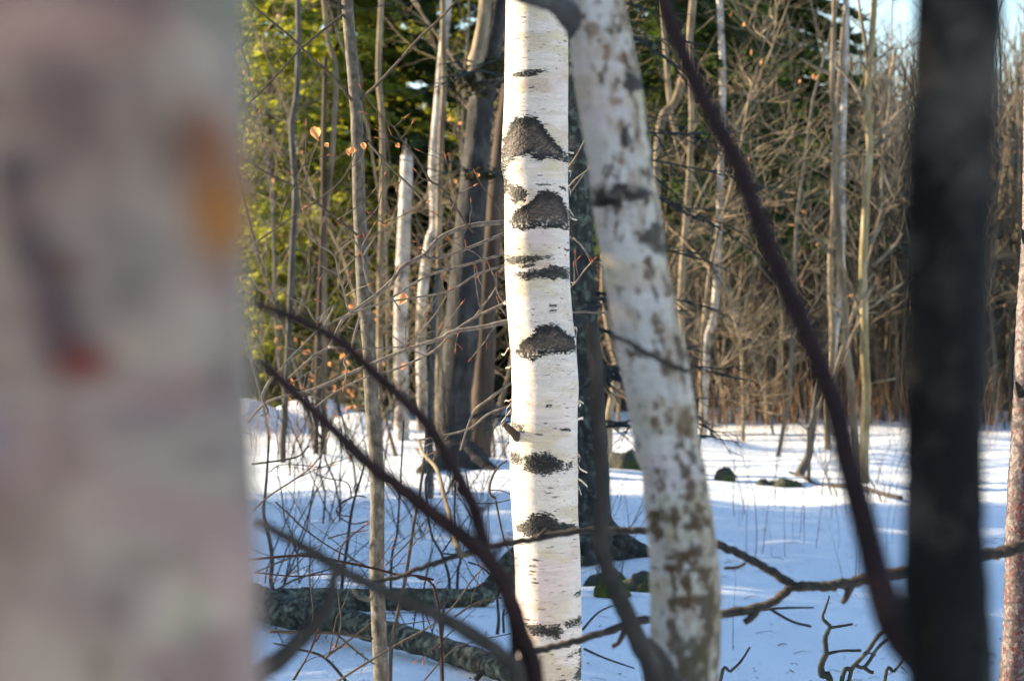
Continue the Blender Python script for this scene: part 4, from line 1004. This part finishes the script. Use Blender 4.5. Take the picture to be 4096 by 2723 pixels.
def conifer_proto(seed, H, W, mt, nb=420, leaf_n=95, leafs=.085, droop=.25, z0=.04, label=''):
    rng = np.random.RandomState(seed)
    root = thing('conifer_tree', label, 'tree', FARAWAY)
    a = MB(); zz = np.linspace(-.1, H, 12)
    tube(a, np.stack([.03*np.sin(zz*.7+seed), .03*np.cos(zz*.5), zz], -1), np.linspace(H*.017, .012, 12), 9, rough=.1)
    a.build('trunk', M_brown, root)
    br = MB(); L_ = MB(); Q = []; 
    for k in range(nb):
        t = rng.rand()**1.15; z = H*(z0+(1-z0)*t)*.985; az = k*2.39996+rng.rand()*.5
        L = W*(1-t)**.8*(.65+.55*rng.rand())+.12
        d = np.array([math.cos(az), math.sin(az), 0])
        u = np.linspace(0, 1, 5); dr = -droop*L*u**1.6+L*.12*u
        pts = np.array([0, 0, z])+d*L*u[:, None]+np.stack([0*u, 0*u, dr], -1)
        if L > .35: tube(br, pts, np.linspace(.004+.008*L, .003, 5), 4, cap=False)
        m = max(6, int(leaf_n*L/W))
        s = rng.rand(m)**.7; side = (rng.rand(m)*2-1)*.32*L*(1.05-s)*1.2+rng.randn(m)*.02
        lat = np.array([-d[1], d[0], 0])
        c0 = np.array([0, 0, z])+d*(L*s)[:, None]+lat*side[:, None]
        c0[:, 2] += -droop*L*s**1.6+L*.12*s-.12*np.abs(side)+rng.randn(m)*.03
        dirv = d*(.6+.4*rng.rand(m))[:, None]+lat*(np.sign(side)*(.3+.7*rng.rand(m)))[:, None]
        dirv[:, 2] += -.25+rng.randn(m)*.2; dirv /= np.linalg.norm(dirv, axis=1)[:, None]
        nr = np.stack([rng.randn(m)*.55, rng.randn(m)*.55, np.ones(m)], -1)
        w = np.cross(dirv, nr); w /= np.linalg.norm(w, axis=1)[:, None]
        ls = (leafs*(.6+.8*rng.rand(m)))[:, None]; lw = ls*.26
        V = np.stack([c0-dirv*ls*.5, c0+w*lw, c0+dirv*ls*.7, c0-w*lw], 1).reshape(-1, 3)
        L_.add(V, np.arange(m*4).reshape(-1, 4))
    br.build('branches', M_brown, root); L_.build('crown', mt, root, smooth=False)
    return root

def place(proto, sx, d, rz, sc, label, group=None, x=None):
    xx = (sx-CX)/F*d if x is None else x
    return dup(proto, (xx, d, gz(xx, d)-.03), rz, sc, label, group)

hem = [conifer_proto(s, 9.5, 2.1, M_needle, 400, 170, .125) for s in (1, 2)]
spr = [conifer_proto(s, 10.5, 1.9, M_needle_dark, 380, 150, .13, droop=.35) for s in (3, 4)]
high = conifer_proto(8, 10.5, 1.75, M_needle_dark, 300, 150, .13, droop=.35, z0=.25)
CON = [  # proto, photo x, depth, scale, label
    (hem[0], 1090, 33, .82, 'sunlit yellow green hemlock nearest the blurred left trunk'),
    (hem[1], 1330, 36, 1.0, 'sunlit hemlock behind the slim speckled sapling'),
    (spr[0], 1560, 37, 1.05, 'dark conifer behind the broken white birch snag'),
    (hem[0], 1740, 40, 1.1, 'bright green hemlock between slender birch and grey old trunk'),
    (spr[1], 2010, 41, 1.1, 'dark conifer hidden behind the sharp birch trunk'),
    (spr[1], 1210, 38, .8, 'dark narrow spruce between the two sunlit hemlocks at left'),
    (hem[1], 980, 44, .95, 'tall hemlock partly behind the blurred left trunk'),
    (spr[0], 2380, 38, 1.0, 'dark conifer between the sharp birch and the leaning birch'),
    (high, 2740, 28, .9, 'dark young spruce close behind the leaning birch'),
    (high, 3080, 31, .92, 'dark young spruce below the diagonal dark stem'),
    (spr[1], 2780, 40, 1.2, 'dark spruce right of the leaning birch behind tan branches'),
    (spr[0], 3060, 46, 1.18, 'dark spruce crown against the blue sky gap'),
    (hem[1], 2900, 52, 1.1, 'mid green conifer behind the diagonal dark stem'),
    (hem[0], 1480, 48, 1.2, 'pale green conifer far behind the slim sapling'),
]
for k, (pr, sx, d, s_, lab) in enumerate(CON):
    place(pr, sx, d, k*1.7, s_, lab)

# individually standing stems of the thicket
def bare_at(proto_kw, sx, d, label, group=None): ...
trunk_thing('thin_tree', 'smooth grey stem second left of the speckled sapling', [('A', (520, -300)), ('A', (510, 0)), ('A', (512, 300)), ('A', (500, 650)), ('A', (465, 900)), ('A', (490, 1350)), ('B', (470, 200)), ('B', (440, 900)), ('B', (405, 1500))], .032, 22, M_grey)
trunk_thing('thin_tree', 'thin dark stem behind the orange leafed brush', [('A', (700, 400)), ('A', (690, 900)), ('B', (680, 0)), ('B', (655, 700)), ('B', (635, 1500))], .03, 23, M_brown)
trunk_thing('thin_tree', 'straight tan stem between sapling and broken snag', [('A', (1110, -300)), ('A', (1085, 100)), ('A', (1070, 520)), ('A', (1095, 820)), ('A', (1100, 1250)), ('A', (1095, 1568)), ('B', (1080, 500))], .035, 24, M_tan)
trunk_thing('thin_tree', 'tan stem touching the slender bluish birch', [('A', (1520, -200)), ('A', (1520, 200)), ('A', (1525, 600)), ('A', (1505, 1000)), ('A', (1490, 1500)), ('B', (1495, 500)), ('B', (1490, 1000))], .034, 23, M_tan)
trunk_thing('thin_tree', 'wavy tan stem left of the speckled sapling', [('A', (680, -100)), ('A', (715, 250)), ('A', (770, 480)), ('A', (765, 800)), ('A', (735, 1200)), ('A', (700, 1500)), ('B', (690, 400))], .03, 23, M_tan)
trunk_thing('thin_tree', 'thin pinkish stem low in front of the grey old trunk', [('B', (1490, 300)), ('B', (1460, 600)), ('B', (1445, 1000)), ('B', (1430, 1400))], .028, 18, M_sap)
# slim forked tree on the right
slim, p, r = trunk_thing('slim_tree', 'slim olive trunked tree with sunlit left side right of centre', [('G', (1050, -300)), ('G', (1040, 0)), ('G', (1022, 300)), ('G', (1003, 480)), ('G', (995, 780)), ('G', (1010, 1050)), ('G', (985, 1300)), ('G', (975, 1568)), ('H', (962, 300)), ('H', (968, 600)), ('H', (972, 900)), ('H', (985, 1200)), ('H', (968, 1568)), ('I', (945, 280))], .044, 20, M_olive, taper=(.55, 1.0))
RS3 = random.Random(5)
for reg, pts, r0, r1, dd in [('G', [(1000, 475), (970, 250), (940, 80), (920, -100)], .024, .012, 0), ('G', [(998, 520), (960, 460), (922, 420)], .018, .008, 0), ('G', [(990, 780), (920, 630), (840, 520), (765, 445)], .026, .014, 0),
                             ('G', [(1030, 1000), (1120, 900), (1210, 790), (1330, 700)], .028, .012, .5), ('G', [(1050, 1030), (1150, 950), (1260, 860)], .02, .01, .3), ('G', [(1060, 850), (1110, 700), (1170, 450), (1180, 360)], .02, .01, .4), ('G', [(1000, 460), (1090, 400), (1190, 310)], .016, .008, .2),
                             ('H', [(1010, 130), (1050, 60), (1100, -20)], .022, .012, .2), ('H', [(1030, 280), (1110, 210), (1190, 130), (1240, 60)], .022, .01, .4), ('H', [(1030, 420), (950, 560), (890, 620)], .014, .01, -.2), ('H', [(890, 620), (1020, 570), (1130, 480), (1260, 395)], .018, .01, .3),
                             ('H', [(1040, 330), (950, 440), (880, 520)], .014, .008, 0), ('H', [(965, 650), (900, 750), (855, 860)], .022, .018, 0), ('H', [(990, 1110), (1070, 1090), (1190, 1070)], .01, .006, .2), ('H', [(960, 880), (940, 850)], .02, .01, 0), ('H', [(925, 575), (890, 450), (835, 340)], .016, .018, 0), ('G', [(1080, 1100), (1120, 1250), (1180, 1380)], .014, .01, .3)]:
    mb = MB(); p, r = traced(mb, reg, pts, r0*.85, r1*.8, 20, 20+dd, k=5, sides=7)
    for i in range(2, len(p)-1, 2):
        if RS3.random() < .6:
            tg = p[i+1]-p[i]; tg /= np.linalg.norm(tg)
            grow([mb], RS3, p[i], tg+np.array([RS3.uniform(-.9, .9), RS3.uniform(-.5, .5), RS3.uniform(-.1, .7)]), RS3.uniform(.2, .6), r[i]*.45, 1, 2, [0, 3], .05, .12, sides=5)
    under(mb, 'branch', M_tan, slim)
stem2, p, r = trunk_thing('slim_tree', 'thinner pale stem leaning beside the slim olive tree', [('G', (765, -200)), ('G', (758, 200)), ('G', (745, 600)), ('G', (770, 900)), ('G', (765, 1250)), ('G', (790, 1568)), ('H', (800, 250)), ('H', (835, 550)), ('H', (845, 850)), ('H', (880, 1100)), ('H', (903, 1500)), ('I', (915, 180))], .036, 20.2, M_tan, taper=(.55, 1.1))
for reg, pts, r0, r1 in [('G', [(745, 520), (640, 475), (580, 440), (525, 410)], .02, .01), ('G', [(770, 980), (700, 1050), (640, 1150)], .016, .008), ('H', [(815, 330), (760, 220), (700, 160), (640, 100), (590, 120)], .02, .01), ('G', [(765, 1100), (850, 1130), (910, 1180), (930, 1240)], .018, .01)]:
    mb = MB(); traced(mb, reg, pts, r0, r1, 20.2, 20.3); under(mb, 'branch', M_tan, stem2)
trunk_thing('slim_tree', 'tan stem rising behind the diagonal dark stem at right', [('G', (830, 100)), ('G', (800, 500)), ('G', (775, 790)), ('G', (760, 1200)), ('G', (755, 1500)), ('H', (735, 200)), ('H', (738, 500)), ('H', (750, 690)), ('H', (745, 1000)), ('H', (720, 1250))], .04, 25, M_tan, taper=(.5, 1.0))
trunk_thing('birch_tree', 'pale bluish birch stem behind the two slim trees', [('G', (850, -300)), ('G', (842, 250)), ('G', (830, 650)), ('G', (815, 1100)), ('G', (815, 1568)), ('H', (800, 500)), ('H', (760, 800)), ('H', (735, 1100))], .05, 28, M_bbirch)
trunk_thing('leaning_stem', 'short dark leaning stem rooted in the bright snow', [('H', (670, 1050)), ('H', (640, 1180)), ('H', (600, 1500)), ('I', (560, 60)), ('I', (510, 155))], .042, 21, M_grey, taper=(.5, 1.15))
mb = MB(); traced(mb, 'I', [(440, 150), (520, 175), (630, 235), (760, 240), (830, 240), (960, 265), (1050, 290), (1200, 325)], .012, .018, 20.9, 18.3)
mb_o = mb.build('fallen_branch', M_dtwig); tag(mb_o, 'thin dark branch lying across the snow by the slim tree', 'branch')

# sunlit pale trunks near centre right
trunk_thing('thin_tree', 'bright sunlit stem between dark spruce and leaning birch', [('E', (905, 200)), ('E', (900, 500)), ('E', (960, 850)), ('E', (990, 1000)), ('E', (960, 1200)), ('E', (930, 1350))], .045, 23, M_tan)
trunk_thing('thin_tree', 'bright sunlit bending stem right of the leaning birch', [('D', (1290, 900)), ('D', (1400, 700)), ('D', (1480, 380)), ('D', (1530, -100))][::-1]+[('E', (1250, 200))], .05, 24, M_tan)
trunk_thing('thin_tree', 'crooked birch stem with sunlit left edge in the brown woods', [('D', (1700, -100)), ('D', (1725, 500)), ('D', (1715, 1100)), ('E', (1690, 250)), ('E', (1680, 480)), ('E', (1660, 650)), ('E', (1620, 800)), ('E', (1610, 1000)), ('E', (1590, 1300))], .05, 27, M_bbirch)
trunk_thing('thin_tree', 'vertical tan stem just right of the leaning birch', [('D', (1500, 300)), ('D', (1510, 800)), ('D', (1495, 1200)), ('E', (1460, 100)), ('E', (1440, 450)), ('E', (1440, 700))], .035, 23, M_tan)
trunk_thing('thin_tree', 'forked pale stem behind the leaning birch top', [('D', (1300, -200)), ('D', (1325, 300)), ('D', (1380, 850)), ('D', (1500, 1080)), ('D', (1490, 1400)), ('E', (1440, 300)), ('E', (1430, 900))], .035, 24.5, M_tan)

# ------------------------------------------------------------------ thicket of small bare trees (copies)
tp = [bare_proto(31, 6.6, .034, [15, 8, 4], 3, mt=M_tan, label='proto', t0=.1, wob=.13, klen=(.22, .42)), bare_proto(32, 7.5, .04, [13, 8, 4], 3, mt=M_brown, label='proto', t0=.15, wob=.16, klen=(.2, .42)),
      bare_proto(33, 5.0, .024, [17, 7, 4], 3, mt=M_tan, label='proto', t0=.08, wob=.19, klen=(.22, .46), leaves=9), bare_proto(34, 8.0, .042, [14, 8, 4], 3, mt=M_sap, label='proto', t0=.2, wob=.12, klen=(.2, .4)),
      bare_proto(35, 3.8, .018, [15, 8, 4], 3, mt=M_mid, label='proto', t0=.06, wob=.2, klen=(.25, .5), leaves=7)]
R4 = random.Random(12)
sides_txt = [('left', 1000, 2000), ('mid', 2350, 3560), ('right', 3560, 4100)]
def thicket(n, lo, hi, d0, d1, label, group, protos, s0=.75, s1=1.15):
    for k in range(n):
        sx = lo+(hi-lo)*(k+R4.random())/n; d = R4.uniform(d0, d1)
        place(protos[R4.randrange(len(protos))], sx, d, R4.uniform(0, 6.28), R4.uniform(s0, s1), label, group)
thicket(8, 1000, 2000, 28.5, 33, 'small bare tan tree among the sunlit hemlocks', 'bare trees among the hemlocks', tp, .7, .95)
thicket(6, 2350, 3250, 24, 36, 'small bare tan tree in the thicket right of the leaning birch', 'bare trees right of the leaning birch', tp, .6, 1.1)
thicket(11, 3250, 4120, 33, 44, 'small bare tree at the foot of the brown hillside', 'bare trees below the hillside', tp)
thicket(4, 2150, 2450, 28, 36, 'small bare tree seen between the sharp birch and leaning birch', 'bare trees between the birches', tp)
thicket(14, 2400, 4150, 44, 75, 'bare brown tree on the far hillside', 'bare trees on the hillside', tp, 1.0, 1.4)
def shrub_proto(seed, H, n, r0, mt):
    rng = random.Random(seed); root = thing('bare_shrub', 'x', 'shrub', FARAWAY)
    for k in range(n):
        b = MB()
        grow([b], rng, (rng.uniform(-.12, .12), rng.uniform(-.12, .12), -.06), (rng.uniform(-.6, .6), rng.uniform(-.5, .5), 1), H*rng.uniform(.6, 1.1), r0*rng.uniform(.6, 1.1), 0, 2, [9, 4], .02, .16, (.5, 1.1), (.3, .55), .12, 6)
        b.build('stem', mt, root)
    return root
sp_ = [shrub_proto(61, 1.7, 6, .008, M_dtwig), shrub_proto(62, 2.2, 5, .01, M_dtwig), shrub_proto(63, 1.3, 7, .006, M_mid)]
for k, (sx, d, q, sc_, lab) in enumerate([(1120, 13.0, 0, .9, 'bare twiggy shrub nearest the blurred left trunk above the log'), (1330, 16.5, 1, 1.0, 'bare twiggy shrub behind the slim speckled sapling'), (1640, 15.2, 2, 1.0, 'low bare shrub in front of the grey old trunk'),
        (1800, 18.2, 0, 1.1, 'bare twiggy shrub at the foot of the twin trunk tree'), (1450, 19.0, 1, 1.0, 'bare shrub on the snow below the white birch snag'), (1960, 12.6, 2, .8, 'low bare shrub just left of the sharp birch base'),
        (1180, 20.5, 1, 1.1, 'bare shrub before the sunlit snow mounds at left'), (2440, 13.0, 2, .8, 'low bare shrub among the mossy stones by the dark spruce'), (3330, 19.2, 0, .7, 'bare shrub around the foot of the slim olive tree'), (3500, 18.4, 2, .9, 'fine bare shrub between slim olive tree and dark forked trunk'), (1230, 10.6, 2, .75, 'low twiggy shrub in front of the fallen log near the blurred left trunk'), (1700, 10.4, 0, .6, 'low twiggy shrub in front of the fallen log near the slim sapling'), (1880, 15.6, 2, .9, 'fine twiggy shrub on the snow between the fallen log and grey old trunk'),
        (2010, 23.5, 1, 1.2, 'bare shrub behind the twin trunk tree beside the sharp birch')]):
    place(sp_[q], sx, d, k*1.9, sc_, lab)
def twig_tree_proto(seed, H, mt, n1, leaves=6):
    rng = random.Random(seed); a, b = MB(), MB(); st = []
    pts = [np.array([0, 0, -.1])]; d = np.array([rng.uniform(-.2, .2), rng.uniform(-.2, .2), 1.0])
    for k in range(10):
        d = d+np.array([rng.gauss(0, .13), rng.gauss(0, .13), .08]); d /= np.linalg.norm(d); pts.append(pts[-1]+d*H/10)
    pts = np.array(pts); tube(a, pts, .022*np.linspace(1, .25, 11), 7, cap=False)
    def limb(p, dv, L, r, lvl):
        n = 7 if lvl == 0 else 5; q = [p]; dv = dv/np.linalg.norm(dv)
        for k in range(n):
            dv = dv+np.array([rng.gauss(0, .2), rng.gauss(0, .2), rng.gauss(.03, .18)]); dv /= np.linalg.norm(dv); q.append(q[-1]+dv*L/n)
        q = np.array(q); tube(b, q, r*np.linspace(1, .4, n+1), 4 if lvl == 0 else 3, cap=False); st.append(q[-1])
        if lvl < 2:
            for k in range((6, 4)[lvl]):
                i = rng.randrange(1, n); az = rng.uniform(0, 6.28)
                limb(q[i], dv*.7+np.array([math.cos(az), math.sin(az), rng.uniform(-.3, .8)]), L*rng.uniform(.35, .65), r*.62, lvl+1)
    for k in range(n1):
        i = 1+int(9*(k+rng.random())/n1); i = min(i, 9); az = rng.uniform(0, 6.28)
        limb(pts[i], np.array([math.cos(az), math.sin(az), rng.uniform(.1, 1.1)]), rng.uniform(.8, 1.7)*(1.15-.05*i), .0085, 0)
    root = thing('twiggy_tree', 'x', 'tree', FARAWAY)
    a.build('trunk', mt, root); b.build('crown', mt, root)
    for k in range(leaves):
        l = MB(); leaves_at(l, rng, st, 1, .08); l.build('leaf', M_leaf, root, smooth=False)
    return root
tw = [twig_tree_proto(71, 6.4, M_tan, 20, 8), twig_tree_proto(72, 5.6, M_tan, 22, 10), twig_tree_proto(73, 6.8, M_sap, 18, 4)]
thicket(6, 1020, 2000, 21.5, 29, 'young twiggy tree with fine pale twigs in front of the hemlocks', 'twiggy young trees before the hemlocks', tw, .8, 1.1)
thicket(7, 2380, 3330, 20.5, 29, 'young twiggy tree with fine pale twigs right of the leaning birch', 'twiggy young trees right of the leaning birch', tw, .8, 1.1)
thicket(5, 3330, 4120, 26, 33, 'young twiggy tree with fine pale twigs near the dark forked tree', 'twiggy young trees at the far right', tw, .6, .85)
for pr in hem+spr+tp+sp_+tw+[high]:
    for ch in list(pr.children): bpy.data.objects.remove(ch)
    bpy.data.objects.remove(pr)

# far woods: one mass of thin brown stems
R5 = random.Random(77); mb = MB()
for k in range(4400):
    d = 30.0+72*R5.random()**1.5; lim = .215*d
    x = R5.uniform(-lim*1.3, lim*1.25)
    if x < 2 and d < 62: continue
    z = gz(x, d); H = R5.uniform(3.0, 6.2)*min(1.1, .4+d/90)
    lx, ly = R5.gauss(0, .05), R5.gauss(0, .05)
    pts = [np.array([x, d, z-.1])]
    for q in range(4):
        lx += R5.gauss(0, .05); pts.append(pts[-1]+np.array([lx, ly, 1])*H/4)
    r0 = R5.uniform(.014, .042)
    tube(mb, pts, r0*np.array([1, .85, .7, .5, .25]), 4, cap=False)
    for q in range(6):
        i = R5.randrange(1, 4); b0 = pts[i]+(pts[i+1]-pts[i])*R5.random()
        a = R5.uniform(0, 6.28); L = R5.uniform(.5, 1.5); dv = np.array([math.cos(a)*.6, math.sin(a)*.6, R5.uniform(.5, 1.1)])
        tube(mb, [b0, b0+dv*L*.5+np.array([0, 0, .03]), b0+dv*L], [r0*.4, r0*.3, r0*.12], 3, cap=False)
tag(mb.build('far_woods', M_far), 'dense brown leafless woods covering the far rise', 'woods', kind='stuff')

# reddish dry brush along the far snow edge
mb = MB(); R6 = random.Random(8)
for k in range(660):
    if k < 520: x, y = R6.uniform(1.8, 6.6), (R6.gauss(27.5, 2.2) if k < 160 else R6.gauss(30.2, 1.0))
    else: x, y = R6.uniform(-4.5, -2.2), R6.gauss(24.5, 1.5)
    z = gz(x, y); H = R6.uniform(.25, .8)*(1 if k < 160 else 1.5 if k < 520 else .8)
    p0 = np.array([x, y, z-.03]); dv = np.array([R6.gauss(0, .18), R6.gauss(0, .18), 1])
    tube(mb, [p0, p0+dv*H*.5, p0+dv*H+np.array([R6.gauss(0, .05), 0, 0])], [.003, .0026, .0012], 3, cap=False)
    for q in range(2):
        b = p0+dv*H*R6.uniform(.4, .9); tube(mb, [b, b+np.array([R6.gauss(0, .08), R6.gauss(0, .08), R6.uniform(.02, .12)])], [.0025, .001], 3, cap=False)
tag(mb.build('dry_grass', M_dry), 'reddish dry grass and brush along the far snow edge', 'dry grass', kind='stuff')
lb = thing('leafy_brush', 'low brush with glowing orange dead leaves behind the sapling', 'shrub', ground_base(1320, 25))
R7 = random.Random(3); mb = MB(); ends = []
for k in range(16):
    grow([mb], R7, (R7.uniform(-.3, .3), R7.uniform(-.3, .3), -.05), (R7.uniform(-.4, .4), R7.uniform(-.3, .3), 1), R7.uniform(.7, 1.5), .009, 0, 1, [5], .03, .12, stops=ends, sides=4)
mb.build('stems', M_brown, lb)
for k in range(85):
    mb = MB(); leaves_at(mb, R7, ends, 1, .075); mb.build('leaf', M_leaf, lb, smooth=False)

# bits of bark, needles and broken twigs lying on the snow
mb = MB(); RL = random.Random(91)
for k in range(1500):
    d = 8.5+17*RL.random()**1.3; x = RL.uniform(-.24, .24)*d
    z = gz(x, d)+.004; a = RL.uniform(0, 6.28); L = RL.choice((.008, .012, .02, .02, .09))*RL.uniform(.6, 1.2); w = RL.uniform(.001, .0028)
    dv = np.array([math.cos(a), math.sin(a), RL.uniform(-.05, .12)])*L; bn = np.array([RL.gauss(0, .15), RL.gauss(0, .15), .1])*L
    tube(mb, [np.array([x, d, z]), np.array([x, d, z])+dv*.5+bn, np.array([x, d, z])+dv], [w, w*.9, w*.5], 4)
tag(mb.build('forest_debris', M_dtwig), 'bits of bark and broken twigs scattered on the snow', 'debris', kind='stuff')
# weed stalks standing in the shaded snow on the right
mbp = MB(); R8 = random.Random(15)
def stalk_mesh(seed):
    rng = random.Random(seed); mb = MB()
    grow([mb], rng, (0, 0, -.04), (rng.uniform(-.15, .15), 0, 1), rng.uniform(.55, .9), .0035, 0, 1, [3], .02, .06, (.25, .5), (.25, .4), .3, 4)
    return mb.mesh('weed_stalk', M_stalk)
sm = [stalk_mesh(s) for s in range(6)]
wpos = [(65, 440), (145, 640), (205, 640), (250, 620), (325, 640), (500, 560), (540, 580), (620, 600), (770, 600), (800, 740), (885, 750), (415, 640), (470, 580), (1050, 640), (1100, 600), (1140, 540), (60, 1290), (110, 300), (340, 300), (720, 420)]
for k, (zx, zy) in enumerate(wpos+[(R8.uniform(-200, 1100), R8.uniform(330, 720)) for _ in range(14)]):
    (sx, sy), = S('I', [(zx, zy)]); d = CAMZ*F/(sy-1241)
    x = (sx-CX)/F*d
    o = bpy.data.objects.new('weed_stalk', sm[k % 6]); COL.objects.link(o)
    o.location = (x, d, gz(x, d)); o.rotation_euler = (0, 0, R8.uniform(0, 6)); s_ = R8.uniform(.5, 1.1); o.scale = (s_, s_, s_)
    tag(o, 'thin bare weed stalk standing in the shaded snow at right', 'weed', 'weed stalks in the shaded snow')

# dead twigs at lower right
def dead_twig(label, specs):
    s0 = S('I', [specs[0][0][0]])[0]
    t = thing('dead_twig', label, 'twig', (P(s0[0], s0[1], 6.9)[0], 6.9, 0))
    for pts, r0, r1 in specs:
        mb = MB(); traced(mb, 'I', pts, r0, r1, 6.9, k=5, sides=7, rough=.3); under(mb, 'stem', M_dead, t)
dead_twig('black crooked twig with side shoots rising from the lower right snow', [([(730, 2600), (715, 1620), (660, 1530), (655, 1450), (685, 1380), (680, 1280), (715, 1195)], .013, .0065), ([(715, 1195), (665, 1140), (680, 1080), (710, 990)], .006, .003), ([(715, 1205), (780, 1195), (868, 1180)], .005, .004), ([(685, 1385), (790, 1362), (925, 1360)], .005, .004)])
dead_twig('dark curved twig slanting up right of the crooked one', [([(700, 2600), (790, 1590), (860, 1480), (960, 1375), (1040, 1260), (1100, 1215)], .008, .006), ([(960, 1378), (1000, 1380), (1025, 1395)], .003, .002)])
dead_twig('short dark twig at the base of the dark forked tree', [([(1000, 2600), (1085, 1568), (1150, 1500), (1220, 1410)], .007, .004)])
dead_twig('thin black twig leaning in the snow beside the leaning birch', [([(-100, 2600), (-30, 1568), (40, 1500), (110, 1430), (170, 1335)], .006, .003)])
dead_twig('pale brown budded twig low under the dark forked tree', [([(760, 2600), (840, 1568), (950, 1470), (1040, 1340), (1110, 1280)], .006, .005), ([(950, 1480), (990, 1505), (1010, 1510)], .006, .005)])
mb = MB(); traced(mb, 'I', [(260, 1080), (420, 1070), (605, 1068)], .007, .004, 11.3); traced(mb, 'I', [(310, 1080), (450, 1160), (580, 1195)], .007, .006, 11.2, 10.7)
tag(mb.build('fallen_branch', M_dtwig), 'thin branch lying on shaded snow beneath the long grey branch', 'branch')
mb = MB(); traced(mb, 'F', [(730, 1220), (840, 1100), (980, 1040)], .006, .003, 10.6); tag(mb.build('fallen_branch', M_dtwig), 'dark twig on snow beside the yellow green moss clump', 'branch')
mb = MB(); traced(mb, 'F', [(745, 1350), (880, 1410), (1080, 1480)], .006, .003, 10.0, 9.3); tag(mb.build('fallen_branch', M_dtwig), 'dark twig on snow just right of the sharp birch base', 'branch')

# ------------------------------------------------------------------ trees outside the frame on the left that shade the scene
R9 = random.Random(44)
shade_c = [(-2.9, 3.7, .8), (-3.2, 2.2, .8), (-3.8, 1.2, .8), (-7.0, 11.6, .8), (-5.2, 12.4, .8), (-5.6, 14.8, .75), (-7.5, 13.2, .85), (-6.8, 16.2, .7), (-9.0, 18.5, .9), (-12, 14.5, 1.0), (-12, 21.0, .9), (-14, 6.3, 1.0)]
cA = conifer_proto(6, 9, 2.0, M_needle_dark, 420, 110, .14, label='x'); bA = bare_proto(41, 8, .06, [16, 7], mt=M_grey, label='x')
for k, (x, y, s_) in enumerate(shade_c):
    dup(cA, (x, y, gz(x, y)), k*1.1, s_, 'dark conifer standing outside the frame on the left', 'conifers outside the frame')
for k in range(16):
    x = R9.uniform(-12, -6); y = R9.uniform(8, 19)
    if x > -.23*y-1 or abs(y-(7-.195*x)) < 1.2: continue
    dup(bA, (x, y, gz(x, y)), R9.uniform(0, 6), R9.uniform(.8, 1.2), 'bare tree standing outside the frame on the left', 'bare trees outside the frame')
for pr in (cA, bA):
    for ch in list(pr.children): bpy.data.objects.remove(ch)
    bpy.data.objects.remove(pr)
